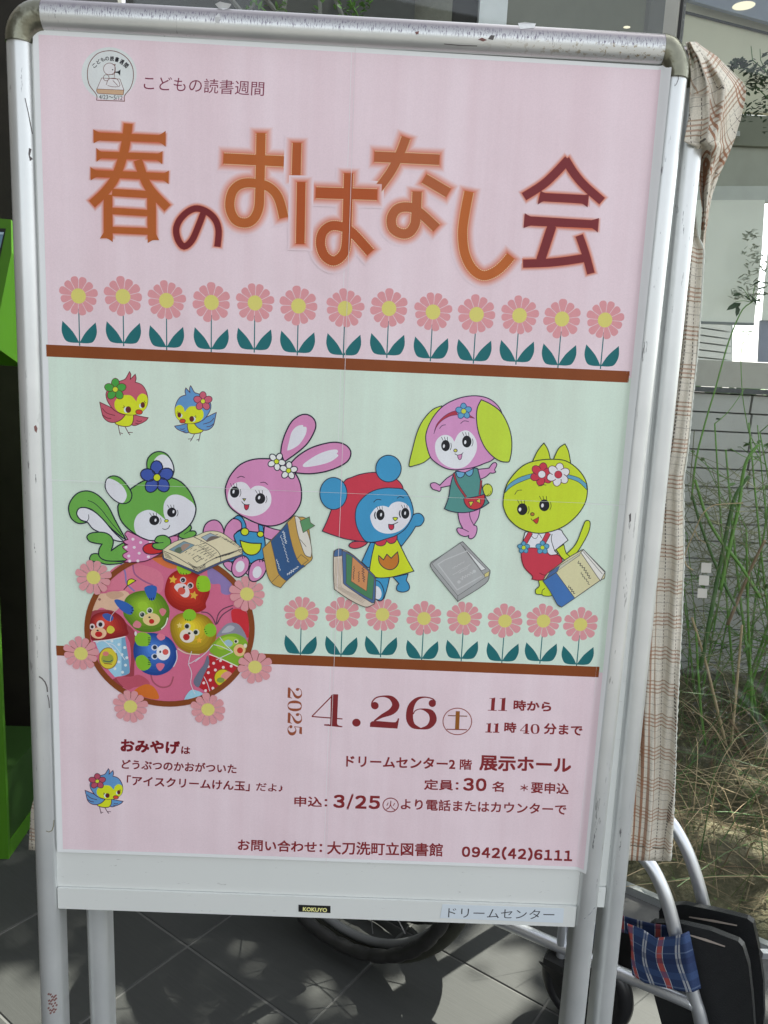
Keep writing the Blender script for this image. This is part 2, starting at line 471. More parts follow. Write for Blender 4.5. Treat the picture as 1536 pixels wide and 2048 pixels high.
glow(ORG, 8, [(68, "370,105 356,230 325,370 270,520 190,630 92,722"), (66, "445,385 490,520 550,625 672,752")], haru, T1, 40, halo=[(60, '112,198 652,226'), (56, '135,345 628,365'), (60, '88,485 676,515'), (62, '215,660 216,975'), (62, '548,640 552,980'), (50, '248,632 530,650'), (48, '248,775 520,792'), (48, '250,922 520,932')]).build('title_lettering', poster)
glow(DRED, 7, [(50, "1055,1050 1065,930 1040,845 980,785 900,756 830,780 765,845 738,920 755,1000 800,1048 860,1000 910,890 948,790")], [], T1, 120).build('title_lettering', poster)
glow(ORG, 17, [(82, "1100,372 1596,396"), (72, "1390,175 1386,400 1380,640 1372,755 1330,840 1265,868 1190,840 1150,740 1175,620 1260,562 1400,572 1480,615 1530,690 1566,828")], [], T1, 120).build('title_lettering', poster)
glow((168, 84, 38) , 16, [(70, "208,250 200,532")], [], T2, 200).build('title_lettering', poster)
glow((168, 78, 30) , 16, [(68, "240,552 232,1030")], [], T2, 240).build('title_lettering', poster)
glow(MID , 16, [(82, "800,358 1302,382"), (70, "1045,210 1000,330 930,470 826,612"), (78, "1182,525 1372,637"), (74, "1130,625 1122,800 1112,880 1070,940 1010,950 945,910 933,830 975,762 1050,745 1130,772 1280,907")], [], T2, 120).build('title_lettering', poster)
glow((168, 80, 36) , 16, [(86, "350,635 825,650"), (72, "604,485 594,800 586,1020 560,1110 490,1160 420,1120 388,1030 405,940 470,890 560,900 640,950 772,1095")], [], T2, 200).build('title_lettering', poster)
glow((180, 98, 44) , 16, [(72, "300,472 266,650 250,800 268,950 325,1065 405,1118 490,1095 560,1040 622,968")], [], T3, 120).build('title_lettering', poster)
glow((118, 44, 48), 8, [(66, "1062,225 960,335 860,425 722,512"), (66, "1040,225 1105,330 1190,430 1322,546"), (70, "937,735 850,1000"), (64, "715,1026 900,1020 1060,1003 1190,982"), (60, "1146,810 1195,950 1236,1102")],
     ["850,466! 880,482 920,486 1150,497 1190,499 1222,490! 1210,594! 1172,568 1130,562 910,550 868,549 826,574!", "728,638! 770,662 820,666 1200,690 1245,691 1298,676! 1288,787! 1250,758 1200,752 820,736 770,735 718,754!"], T3, 40, halo=[(64, "836,512 1212,535"), (66, "728,697 1290,732")]).build('title_lettering', poster)

# ---- emblem in the corner
a = Art(40).f(150, 80, 3.84)
WH = (208, 214, 212); LB = (105, 55, 45)
a.E(WH, 262, 258, 212, 203, n=40)
a.L(LB, 1.5, "165,462! 165,420 110,345 95,262 110,180 165,110 240,84 320,90 395,135 440,205 448,290 425,370 382,425 380,470! 165,462!")
a.S((214, 214, 214), "205,292! 345,300! 376,385! 168,376!", 1, LB, False).S((196, 165, 132), "168,376! 376,385! 370,422! 176,410! 165,392!", 1, LB, False)
a.E((214, 214, 214), 265, 222, 46, 45, 0, 1, LB).E(None, 240, 290, 22, 24, 0, 1, LB, 12).L(LB, 1, "262,265 300,262 310,235").L(LB, 1, "290,190 310,186 300,200").L(LB, 1, "308,190 300,300")
a.L(LB, 1, "240,345 260,300 320,298 345,350 300,360 250,350").L(LB, 1, "290,310 330,352").E((20, 20, 25), 289, 228, 5).S((20, 22, 28), "308,244! 332,240! 350,226! 346,274! 330,254! 308,250!", 0, sm=False)
for ch, x, y, an in zip('こどもの読書週間', (150, 180, 212, 246, 284, 322, 360, 392), (196, 167, 150, 143, 143, 150, 168, 194), (-42, -30, -18, -6, 4, 14, 28, 40)):
    c, s = math.cos(R_(an)), math.sin(R_(an)); k = 15; h = 38 if ch in '読書週間' else 30
    text(a, ch, (x - k * c - h / 2 * s, y - k * s + h / 2 * c), (x + k * c - h / 2 * s, y + k * s + h / 2 * c), h, (25, 22, 30), .012)
text(a, '4/23～5/12', (184, 452), (364, 462), 34, (40, 35, 40), .004)
a.build('printed_emblem', poster)

# ---- text lines
TR = (128, 40, 44)
def line(frame, items, c=TR, name='printed_text'):
    for it in items:
        a = Art(52).f(*frame); (dtext if it[0][0] in '0123456789' else text)(a, it[0], it[1], it[2], it[3], it[5] if len(it) > 5 else c, it[4] if len(it) > 4 else .014); a.build(name, poster)
line((150, 80, 3.84), [('こどもの読書週間', (526, 383), (1450, 431), 112, .001)], (120, 38, 66))
line((160, 1460, 3.491), [('おみやげ', (282, 153), (695, 170), 92, .03), ('は', (705, 166), (768, 170), 52, .02)], (118, 22, 34))
line((160, 1460, 3.491), [('どうぶつのかおがついた', (290, 270), (1092, 304), 66, .014)], (118, 22, 34))
line((160, 1460, 3.491), [('「アイスクリームけん玉」', (325, 388), (1184, 428), 72, .014), ('だよ♪', (1228, 424), (1415, 434), 56, .010)], (118, 22, 34))
D4 = (560, 1490, 2.4774)
line(D4, [('ドリームセンター2', (327, 107), (868, 122), 56, .016), ('階', (890, 122), (950, 124), 52, .014), ('展示ホール', (987, 126), (1442, 140), 76, .0195)])
line(D4, [('定員：', (713, 222), (884, 226), 53, .014), ('30', (902, 226), (1027, 230), 64, .035), ('名', (1050, 231), (1108, 234), 52, .014), ('＊', (1190, 228), (1228, 230), 34, .014), ('要申込', (1243, 238), (1430, 246), 56, .014)])
line(D4, [('申込：', (70, 305), (234, 309), 52, .014), ('3/25', (258, 311), (500, 319), 66, .035), ('火', (524, 321), (572, 323), 46, .004), ('より電話またはカウンターで', (598, 320), (1418, 348), 56, .012)])
Art(40).f(*D4).E(None, 548, 297, 38, 34, 0, 2, TR).build('printed_circle', poster)
line((0, 1536, 2), [('お問い合わせ：', (951, 330), (1288, 340), 46, .014)])
line(D4, [('大刀洗町立図書館', (233, 542), (806, 553), 66, .0115), ('0942(42)6111', (896, 554), (1452, 576), 52, .03)])
line((940, 1370, 5.9077), [('時から', (512, 300), (958, 320), 125, .02)])
line((940, 1370, 5.9077), [('時', (402, 560), (545, 567), 124, .02), ('分まで', (870, 580), (1325, 606), 132, .016)])

GL = {
 '4': (305, 103, 530, 342, [('P', "460,103! 497,103! 490,275 489,318 500,332 527,337! 527,342! 398,334! 398,328! 430,326 442,316 447,128 452,112"), ('L', 8.5, "452,116 308,270"), ('L', 8.5, "305,272 530,282")]),
 '2': (730, 110, 945, 355, [('E', 767, 188, 28), ('V', [(742, 190, 8), (748, 160, 10), (778, 128, 10), (835, 116, 12), (890, 130, 34), (920, 180, 54), (890, 228, 48), (820, 264, 26), (762, 302, 10)]), ('P', "732,318! 765,302 900,308 925,300 935,278! 945,278! 932,355! 730,348!")]),
 '6': (995, 120, 1220, 362, [('E', 1187, 168, 27), ('V', [(1212, 160, 8), (1190, 135, 9), (1130, 123, 10), (1072, 140, 24), (1030, 195, 46), (1020, 280, 52), (1045, 335, 38), (1105, 357, 10)]), ('V', [(1100, 357, 10), (1160, 340, 34), (1193, 290, 52), (1175, 235, 42), (1110, 211, 9), (1065, 222, 8), (1046, 250, 8)])]),
 '0': (0, 0, 100, 120, [('V', [(50, 3, 5), (22, 18, 18), (13, 60, 26), (22, 102, 18), (50, 117, 5), (78, 102, 18), (87, 60, 26), (78, 18, 18), (50, 3, 5)])]),
 '1': (0, 0, 80, 120, [('P', "8,12! 8,8! 40,6 62,0! 60,70! 60,116! 27,116! 29,12!"), ('P', "0,120! 0,114! 80,114! 80,120!")]),
 '5': (0, 0, 80, 120, [('P', "14,0! 72,0! 66,24! 20,20!"), ('L', 6, "17,5 13,64"), ('V', [(12, 64, 5), (40, 50, 8), (68, 70, 24), (66, 100, 22), (36, 117, 6), (12, 108, 5)]), ('E', 14, 92, 13)]),
}
def glyph(a, g, bl, ex, ey, c, grow=0):
    x0, y0, x1, y1, it = GL[g]; fr = a.fr
    f = lambda p: (fr[0] + (bl[0] + ex[0] * (p[0] - x0) / (x1 - x0) + ey[0] * (y1 - p[1]) / (y1 - y0)) * fr[2],
                   fr[1] + (bl[1] + ex[1] * (p[0] - x0) / (x1 - x0) + ey[1] * (y1 - p[1]) / (y1 - y0)) * fr[3]) + tuple(p[2:3])
    k = (math.hypot(*ex) * fr[2] / (x1 - x0) + math.hypot(*ey) * fr[2] / (y1 - y0)) / 2
    a.xf(f)
    for q in it:
        if q[0] == 'P': a.S(c, q[1], grow, c)
        elif q[0] == 'L': a.L(c, max(1.3, q[1] * k), q[2])
        elif q[0] == 'E': a.E(c, q[1], q[2], q[3], n=18)
        else: a.VL(c, q[1])
    a.fr = fr
a = Art(40).f(540, 1360, 3.657)
for off, c in ((0, (124, 38, 42)),):
    glyph(a, '4', (305, 336), (225, 8), (0, -236), c, 1.1); a.E(c, 632, 312, 31, 29, n=24)
    glyph(a, '2', (730, 350), (215, 6), (0, -240), c); glyph(a, '6', (996, 360), (224, 4), (0, -240), c)
a.build('date_lettering', poster)
a = Art(40).f(540, 1360, 3.657)
for g, y, hh in (('2', 54, 80), ('0', 148, 80), ('2', 238, 80), ('5', 328, 74)): glyph(a, g, (128, y), (0, hh), (106, 3), (146, 78, 52))
a.build('date_lettering', poster)
a = Art(40).f(540, 1360, 3.657)
a.E(None, 1370, 303, 105, 97, 0, 1.8, (140, 66, 58), 48).L((120, 70, 40), 2, "1302,260 1442,265").L((130, 60, 50), 2, "1292,360 1440,364").L((142, 88, 32), 8.2, "1374,228 1368,360")
a.build('printed_circle', poster)
a = Art(40).f(940, 1370, 5.9077)
glyph(a, '1', (210, 302), (105, 4), (8, -158), TR); glyph(a, '1', (332, 304), (105, 4), (8, -158), TR)
a.build('printed_text', poster)
a = Art(40).f(940, 1370, 5.9077)
glyph(a, '1', (184, 558), (72, 2), (6, -108), TR, 1); glyph(a, '1', (272, 560), (72, 2), (6, -108), TR, 1)
glyph(a, '4', (592, 572), (104, 3), (0, -112), TR, 1.5); glyph(a, '0', (716, 576), (106, 3), (0, -116), TR)
a.build('printed_text', poster)

# ---- birds
def bird(a, body, wing, fl, oc=(90, 34, 40)):
    Y = (206, 216, 40)
    w_ = 1.5
    a.L(oc, 1.5, "322,690 335,760 346,800").L(oc, 1.3, "338,770 374,782").L(oc, 1.5, "398,700 435,768 457,798").L(oc, 1.3, "437,766 486,768")
    a.S(wing, "500,565! 580,585 662,600! 640,630 600,655 560,672 510,690 468,680!", w_, oc).L(oc, 1.3, "530,632 560,642 590,635").L(oc, 1.3, "515,660 555,672")
    a.S(Y, "400,560! 330,620 285,655 320,685 400,700 460,690 490,640 495,565!", w_, oc)
    a.S(wing, "110,422! 180,455 250,490 330,545 402,568! 350,625 270,655 200,640 150,590 130,520!", w_, oc).L(oc, 1.3, "140,492 190,545 285,575").L(oc, 1.3, "148,570 190,600 240,610")
    a.S(body, "350,180! 400,160 430,110 450,75! 465,110 458,165! 490,130 515,105! 525,150 515,195! 590,225 640,300 658,390 645,470 600,525 540,558 440,568 340,545 270,510 215,440 185,370 190,300 260,210", w_, oc)
    a.S(Y, "280,470 285,410 340,350 400,342 470,350 528,415! 545,360 590,325 640,345 657,400 640,480 595,530 530,560 440,566 340,542 295,505")
    a.flower5(fl, (206, 216, 60), 288, 278, 118, 5, -95 + 5, 1.3, oc, .48, .26)
    a.E((205, 220, 225), 412, 510, 26, 34).E((96, 36, 38), 436, 507, 32, 38, n=16).E((205, 220, 225), 580, 465, 20, 26).E((96, 36, 38), 600, 455, 25, 34, n=16)
    a.E((206, 74, 44), 558, 535, 39, 27, 5, 1.2, oc, 16)
    for p in ("392,490 372,480", "398,480 380,462", "615,425 622,408", "622,432 636,428"): a.L(oc, 1.1, p)
    return a
bird(Art(40).f(180, 730, 5.689), (190, 92, 108), (190, 92, 108), (70, 158, 66)).build('printed_bird', poster, 'pink bird with a green flower, printed')
bird(Art(40).xf(lambda p: (180 + (1533 - .861 * p[0]) / 5.689, 730 + (235 + (p[1] - 75) * .876) / 5.689) + tuple(p[2:3])), (96, 148, 196), (96, 148, 196), (196, 92, 112), (78, 40, 60)).build('printed_bird', poster, 'blue bird with a pink flower, printed')
bird(Art(40).xf(lambda p: (160 + (35 + (p[0] - 110) * .481) / 3.491, 1460 + (270 + (p[1] - 75) * .434) / 3.491) + tuple(p[2:3])), (96, 148, 196), (96, 148, 196), (178, 78, 98), (78, 40, 60)).build('printed_bird', poster, 'blue bird beside the souvenir text, printed')

def seam(x0, y0, x1, y1, wd, c):
    m = MB(); n = 60
    dx, dy = x1 - x0, y1 - y0; l = math.hypot(dx, dy); nx, ny = -dy / l * wd / 2, dx / l * wd / 2
    m.grid(lambda a, b: PB(x0 + dx * a + nx * (2 * b - 1), y0 + dy * a + ny * (2 * b - 1), 720 * LV + .0002 * sst(.265, .28, PB(x0 + dx * a, y0 + dy * a).x)), n, 1)
    m.build('sheet_join', ink(c), poster)
seam(711, 88, 682, 986, .9, (212, 206, 208)); seam(682, 986, 652, 1728, .8, (216, 210, 212)); seam(100, 963, 682, 986, .55, (204, 212, 206)); seam(682, 986, 1262, 1010, .5, (204, 212, 206))
# ------------------------------------------------------------------ printed photograph in its round frame
NAVY = (26, 28, 50); GRN = (104, 168, 74); YG = (200, 214, 42); BLU = (62, 146, 190); RED = (194, 58, 76); RAB = (204, 136, 178); WT = (216, 219, 224)
F1 = (120, 1100, 5.6875); F2 = (320, 1100, 5.6875)
def ball(a, p, dark, light, hx, hy, n=8):
    P = pts(p)
    for k in range(n):
        t = k / (n - 1); sc = 1 - .78 * t
        c = tuple(int(dark[i] * (1 - t) + light[i] * t) for i in range(3))
        a.S(c, [(hx * t * .9 + (q[0] - hx * t * .9) * sc + 0 if False else hx + (q[0] - hx) * sc, hy + (q[1] - hy) * sc) + tuple(q[2:3]) for q in P])
    return a
a = Art(60)
a.E((202, 104, 134), 339, 1258, 168, 153, n=60)
a.f(*F2).S((208, 112, 62), "-150,50 0,60 110,110 200,190 130,215 30,180 -80,110").S((136, 118, 170), "540,230 660,180 740,260 810,360 800,500 700,490 680,390 580,380")
a.f(*F1).S((208, 118, 140), "470,430 560,250 700,160 900,160 1150,260 1150,480 900,480 700,460").S((214, 178, 150), "352,700 355,600 400,510 560,490 740,465 800,540 720,600 640,690 560,690 470,655 400,700")
a.S((196, 158, 132), "520,500 600,470 700,480 720,520 600,560").E((150, 100, 90), 450, 562, 16, 14)
a.S((150, 62, 72), "345,730 470,680 620,700 740,820 850,930 900,1100 850,1250 830,1500 700,1560 600,1470 790,1380 760,980 400,1030")
a.S((182, 82, 100), "640,1450 800,1440 900,1420 1000,1480 1010,1540 850,1560 760,1585")
a.S((206, 110, 40), "840,1610 960,1530 1050,1545 1110,1620 1118,1695 980,1680")
a.L((132, 118, 170), 3.4, "690,150 740,250 760,380 850,470").L((150, 90, 130), 3, "830,170 850,270 950,350 1060,400").L((160, 80, 96), 3, "1030,1400 1060,1500 1150,1560 1250,1540 1290,1440")
a.S((206, 214, 40), "765,410! 770,350 815,328 862,350!", 1.6, (20, 22, 30)).L((20, 22, 30), 1.8, "765,408 725,452")
# small red toy and its dotted cup
ball(a, "346,800 400,730 520,700 640,715 735,800 765,900 750,975 400,1038 346,960", (130, 28, 32), (206, 70, 54), 480, 800)
a.S((62, 90, 160), "480,740 540,720 605,760 590,805 530,800").S((150, 196, 216), "400,1045! 740,990! 792,1340 765,1415 625,1445! 540,1345 460,1200").L((214, 214, 214), 2.2, "380,1040 560,1022 745,985")
a.S((112, 160, 190), "700,1000! 740,990! 792,1340 765,1415 700,1430!")
for x, y in ((590, 1035), (670, 1075), (705, 1190), (620, 1150), (670, 1272), (745, 1310), (625, 1350), (712, 1390), (760, 1225), (735, 1110)): a.E((208, 220, 222), x, y, 17, 17, n=10)
a.E((206, 190, 56), 548, 1232, 104, 120, 0, 1.6, (130, 90, 50)).E((150, 160, 60), 540, 1240, 70, 60).E((205, 120, 110), 520, 1180, 36, 26).L((60, 90, 80), 2, "490,1260 560,1270 600,1250").L((150, 60, 40), 1.4, "500,1290 590,1300")
for x, y, r in ((460, 845, 46), (366, 872, 34)): a.E((214, 200, 198), x, y, r, r).E((40, 34, 40), x, y + 2, r * .5, r * .55)
a.E((222, 182, 146), 440, 945, 90, 64).E((182, 32, 34), 440, 958, 42, 32).E((40, 30, 30), 428, 915, 13, 9).S((206, 196, 70), "530,905 560,862 605,875 622,915 585,950 545,940")
# green toy
ball(a, "720,720 740,560 850,480 1000,462 1140,505 1235,640 1240,760 1180,890 1050,935 880,915 770,810", (84, 122, 28), (150, 194, 50), 930, 620).L((222, 222, 206), 2.2, "1225,770 1200,850 1150,900")
for p in ("960,430 1030,400 1100,420 1095,500 1072,565 1020,565 975,490", "618,580 660,562 760,600 835,660 815,730 760,725 680,670"): a.S((48, 94, 170), p)
for p in ("1020,545 1018,572", "1040,545 1042,570", "1062,540 1068,565", "810,660 835,655", "815,685 840,690", "805,705 825,722"): a.L((20, 34, 60), 1.6, p)
for x, y in ((1021, 690), (936, 735)): a.E((206, 214, 190), x, y, 36, 36).E((44, 60, 60), x, y, 24, 25).E((200, 200, 200), x - 8, y - 8, 6, 6, n=8)
a.E((222, 196, 138), 1040, 790, 98, 72).E((186, 40, 36), 1042, 812, 30, 28).E((60, 44, 30), 1018, 765, 14, 9)
a.S((206, 120, 128), "1128,690 1165,662 1208,690 1190,735 1160,750").S((206, 126, 134), "828,850 870,802 925,840 905,885 850,880")
# blue toy
ball(a, "835,1180 850,1050 930,960 1080,945 1240,1000 1325,1120 1325,1240 1250,1370 1100,1428 950,1390 870,1290", (28, 66, 136), (74, 128, 206), 1040, 1120).L((200, 206, 214), 1.8, "1290,1330 1330,1240 1325,1140")
for p in ("850,1000 900,940 980,945 1035,990 1010,1080 960,1095 880,1080", "860,1250 890,1205 960,1200 1035,1290 1010,1350 940,1372 880,1330"): a.S((128, 184, 46), p)
for y in (1000, 1018, 1036, 1056, 1074, 1222, 1242, 1262, 1282, 1302): a.L((20, 40, 40), 1.3, [(1000, y), (1030, y - 3)])
for x, y in ((1075, 1110), (1076, 1212)): a.E((196, 206, 220), x, y, 37, 34).E((36, 50, 70), x + 3, y - 2, 24, 24)
a.E((226, 226, 228), 1175, 1167, 78, 88).E((206, 90, 82), 1200, 1160, 34, 34).E((40, 40, 50), 1140, 1158, 11, 14)
a.S((214, 120, 140), "1100,985 1130,950 1190,970 1190,1010 1140,1028").S((208, 112, 134), "1092,1310 1130,1285 1188,1300 1170,1350 1130,1375")
a.f(*F2)
# red toy
ball(a, "52,470 80,340 130,270 220,225 330,240 440,280 555,400 560,500 520,600 520,660 430,710 280,705 150,650 80,570", (150, 28, 22), (222, 74, 46), 250, 380)
for p in ("195,180 320,180 355,255 290,278 220,265", "412,380 440,300 530,300 572,370 562,460 470,475 425,440"): a.S((140, 192, 40), p)
for p in ("235,255 240,272", "265,262 268,280", "295,262 305,278", "425,410 440,412", "425,432 445,436", "430,380 442,380"): a.L((30, 50, 20), 1.4, p)
a.S((220, 206, 206), "162,425 200,382 290,392 335,470 320,530 265,535 205,480").E((206, 84, 70), 245, 466, 44, 42).E((60, 40, 40), 272, 422, 13, 12)
for x, y in ((262, 342), (345, 405)): a.E((206, 196, 196), x, y, 36, 36).E((44, 40, 50), x, y, 24, 25).E((190, 190, 190), x - 6, y + 6, 6, 6, n=8)
def star(cx, cy, r, rot=0):
    P = []
    for i in range(10):
        q = r if i % 2 == 0 else r * .5; t = R_(rot - 90 + 36 * i); P.append((cx + q * math.cos(t), cy + q * math.sin(t)))
    return P
a.S((218, 178, 60), star(148, 337, 50, 8), sm=False).S((214, 170, 62), star(386, 516, 50, 12), sm=False)
# yellow toy
ball(a, "115,890 135,790 230,720 400,715 540,760 630,880 640,980 600,1090 500,1170 360,1180 230,1120 150,1020", (146, 116, 24), (232, 208, 50), 330, 850).L((214, 206, 180), 1.8, "200,1120 300,1175 450,1190")
a.E((132, 188, 44), 335, 740, 76, 68).E((132, 188, 44), 572, 912, 70, 78)
for p in ("290,785 292,802", "315,790 316,806", "340,790 345,806", "500,900 515,905", "512,925 528,930", "525,945 538,955"): a.L((40, 56, 20), 1.4, p)
a.E((222, 214, 200), 310, 978, 86, 76, 20).E((172, 30, 34), 300, 990, 38, 38).E((60, 50, 40), 332, 948, 16, 14)
for x, y in ((306, 868), (406, 936)): a.E((206, 206, 186), x + 6, y, 36, 36).E((36, 44, 44), x, y, 24, 25)
a.S((222, 202, 120), star(222, 858, 36), sm=False).S((222, 168, 50), star(446, 1026, 40), sm=False)
a.L((92, 60, 80), 2, "470,705 540,715 600,770 635,850").L((92, 60, 80), 2, "640,850 660,740 720,670 830,630").L((92, 60, 80), 2, "650,840 710,740 830,660")
# red and grey wrapping at the right, green toy in a dotted cup
a.S((196, 44, 54), "810,700 860,668 960,690 1005,760 1010,900 1000,1000 900,900 830,830").S((136, 136, 150), "640,985 760,840 900,850 985,1010 850,965 740,960").S((170, 172, 180), "700,940 780,860 850,880 800,930")
a.S((124, 168, 44), "570,1165 640,1020 740,965 860,950 960,1000 1000,1060! 975,1180 895,1325!").S((156, 192, 60), "640,1060 740,990 850,990 900,1040 800,1110 680,1130").S((150, 180, 190), "730,1050 780,1020 830,1060 790,1100")
a.E((222, 186, 130), 905, 1140, 68, 70).E((190, 54, 44), 910, 1142, 34, 34).E((214, 214, 190), 866, 1040, 26, 24).E((40, 50, 50), 862, 1040, 15, 16).E((214, 214, 190), 970, 1090, 20, 24)
a.S((176, 32, 42), "565,1190! 900,1332! 850,1400 740,1530 610,1640! 540,1620 440,1560!")
for x, y in ((610, 1288), (688, 1258), (548, 1325), (630, 1365), (550, 1395), (572, 1480), (498, 1512), (602, 1572), (518, 1600), (720, 1335), (810, 1320)): a.E((222, 200, 200), x, y, 17, 17, n=10)
a.L((222, 222, 206), 2, "560,1185 700,1240 905,1335").E((208, 190, 40), 715, 1455, 98, 100, 0, 1.6, (130, 70, 40)).S((214, 140, 130), "690,1440 760,1380 820,1410 790,1480").E((130, 150, 70), 690, 1480, 44, 30)
a.S((150, 196, 214), "275,1702! 300,1650 360,1590 450,1610 510,1650! 400,1690").S((104, 110, 130), "440,1380 500,1300 540,1200 560,1290 500,1420 440,1560 380,1500")
for p in ("600,1080 520,1170 400,1270", "610,1075 700,1100 830,1160", "680,990 740,1070 830,1160", "830,1160 700,1220 640,1250", "320,1290 360,1400 350,1520 400,1640", "500,1440 540,1520 570,1620", "360,1150 330,1290 450,1220"): a.L((206, 204, 212), 1.4, p)
a.f(*F1).L((206, 216, 224), 1.8, "410,1060 470,1030 540,1060 640,1170").L((206, 216, 224), 1.5, "540,1060 620,1090 740,1250").L((200, 180, 190), 1.2, "570,820 590,740 670,650").E((216, 210, 214), 860, 950, 14, 26)
a.f(0, 0, 1).E(None, 339, 1258, 165, 150, 0, 11, BROWN, 80)
a.build('printed_photograph', poster, 'round printed photograph of felt animal toys in cups')

# ------------------------------------------------------------------ animals
BK = (30, 30, 36)
def eye(a, x, y, rx, ry, hx, hy, rot=0, hs=.22, lash=1, lc=BK):
    a.E(BK, x, y, rx, ry, rot, n=20).E((220, 222, 226), hx, hy, rx * hs, ry * .34, rot + 8, n=10)
    for k in (-.55, -.05, .45):
        a.L(lc, 1.0, [(x + rx * k, y - ry * .9), (x + rx * (k - .15) * 1.35, y - ry * 1.55)])
    a.L(lc, 1.1, [(x + lash * rx * 1.2, y - ry * .5), (x + lash * rx * 1.32, y + ry * .2), (x + lash * rx * 1.05, y + ry * .8)])
a = Art(430).f(120, 890, 5.12)
a.S(WT, "275,785! 220,770 182,735 172,690 195,650 250,640 340,675 440,760 540,880 655,990! 560,975 430,905 340,860 290,800!", 2.2, NAVY)
a.S(GRN, "672,965! 620,870 560,760 500,640 430,550 350,490 260,470 170,500 105,580 88,660 115,750 180,800 240,800 275,787 220,772 180,730 172,690 195,650 250,640 330,665 430,750 520,850 640,950!", 2.4, NAVY)
a.L(NAVY, 1.4, "285,568 350,595 430,670 520,790 632,922").L(NAVY, 1.4, "275,785 294,750 292,712")
a.S(GRN, "307,1180 320,1125 370,1112 420,1130 560,1190 680,1190 600,1215 480,1222 400,1200", 2.2, NAVY)
a.S(GRN, "275,940 310,905 400,892 480,905 530,945 545,1000 525,1083! 590,1035 650,1000! 700,1080 690,1182! 560,1190 460,1180 402,1140 400,1070 430,1015! 360,1005 300,985", 2.3, NAVY)
a.S((206, 130, 172), "690,880! 665,910 680,940 695,967! 650,985 668,1008 692,1022! 642,1040 660,1068 692,1092! 645,1120 650,1150 685,1172! 655,1200! 780,1200 900,1180 1050,1100! 1200,990 1205,930! 1100,940 980,975 850,950", 2, (90, 30, 60))
for x, y in ((747, 965), (826, 998), (676, 1047), (760, 1048), (704, 1137), (811, 1108), (714, 1188), (905, 1145), (925, 990), (797, 1186)): a.E((226, 214, 222), x, y, 16, 15, n=12)
a.S((196, 44, 46), "848,1062 880,1020 960,1005 1040,1050 1045,1095 960,1118 880,1108", 2, NAVY)
a.S(GRN, "1215,915! 1290,860 1330,820 1346,850 1328,882! 1380,882 1394,915 1350,945 1290,962 1225,945", 2.2, NAVY).L(NAVY, 1.2, "1328,882 1270,915")
a.S(GRN, "592,640 610,590 660,510 740,440 850,370 980,330 1120,330 1240,380 1330,480 1380,590 1390,680 1350,790 1260,880 1130,940 960,980 850,955 740,890 660,820 610,740")
a.S(WT, "800,930 765,870 760,790 790,720 850,678 920,665 1000,700 1088,775! 1062,700 1065,600 1110,530 1180,507 1260,525 1330,570 1372,610 1386,680 1345,790 1255,880 1130,940 960,978 860,955")
a.S(None, "592,640 610,590 660,510 740,440 850,370 980,330 1120,330 1240,380 1330,480 1380,590 1390,680 1350,790 1260,880 1130,940 960,980 850,955 740,890 660,820 610,740", 2.6, NAVY)
a.S(GRN, "462,420 480,350 540,316 620,340 700,430 737,510 710,580 640,600 560,565 490,490", 2.4, NAVY).S(WT, "468,420 488,345 560,362 640,420 682,500 672,560 635,594 560,560 492,488")
a.S(GRN, "888,200 905,130 960,80 1030,68 1100,100 1150,180 1167,260 1150,312 1130,338 1000,330 910,290", 2.4, NAVY).S(WT, "955,190 985,128 1045,97 1105,122 1148,190 1160,260 1142,325 1050,300 990,250")
a.flower5((62, 86, 164), YG, 993, 333, 158, 5, -92, 2.2, NAVY, .5, .24)
for t in range(5): an = R_(-56 + 72 * t); a.L(NAVY, 1.4, [(993 + 45 * math.cos(an), 333 + 45 * math.sin(an)), (993 + 82 * math.cos(an), 333 + 82 * math.sin(an))])
eye(a, 1145, 690, 48, 50, 1162, 683, 0, .22, 1); eye(a, 966, 771, 52, 50, 978, 770, 0, .2, 1)
a.E(YG, 1090, 777, 20, 14, -10, 1.3, (70, 70, 30)).L(BK, 1.3, "1048,855 1075,865 1110,850 1125,820")
a.S(GRN, "970,975 1000,935 1070,925 1125,960 1135,1000 1115,1040 1060,1072 980,1065 945,1035 962,1008 1010,1003! 975,992", 2.3, NAVY).L(NAVY, 1.4, "1010,1003 1060,998")
a.build('printed_squirrel', poster, 'green squirrel with a blue flower reading, printed')

a = Art(430).f(400, 810, 4.8)
a.S(RAB, "775,465! 785,380 820,270 880,160 960,100 1030,92 1090,130 1112,190 1095,260 1030,370 930,460 810,545!", 2.6, NAVY).S(WT, "838,428 855,350 880,260 930,205 985,192 992,208 1022,215 1015,280 960,370 900,415 850,435")
a.S(RAB, "870,560! 940,490 1060,415 1200,370 1310,358 1400,385 1448,450 1425,530 1340,590 1200,640 1050,660 910,650!", 2.6, NAVY).S(WT, "988,575 1040,530 1140,470 1240,435 1310,428 1325,450 1312,466 1326,490 1250,545 1130,580 1010,596")
a.S(RAB, "34,1240 50,1150 110,1107 170,1112 215,1165 222,1245 120,1290", 2.3, NAVY)
a.S(RAB, "380,1090! 620,1160! 630,1300! 380,1300!").S(RAB, "620,1160! 700,1187 770,1203! 730,1310! 670,1292 608,1268!", 2, NAVY)
a.S(RAB, "228,1250 250,1160 310,1095 370,1075 408,1130 400,1185 345,1230 325,1330 260,1300", 2.3, NAVY)
a.S(RAB, "225,1515 300,1505 320,1590 300,1600 250,1565", 2, NAVY).S(RAB, "430,1590 480,1560 500,1640 460,1630", 2, NAVY)
a.S(BLU, "325,1260 350,1225 400,1205 520,1218 605,1225! 625,1320 620,1440 600,1480 500,1520 400,1490 310,1505 270,1500! 330,1420 350,1340", 2.2, NAVY)
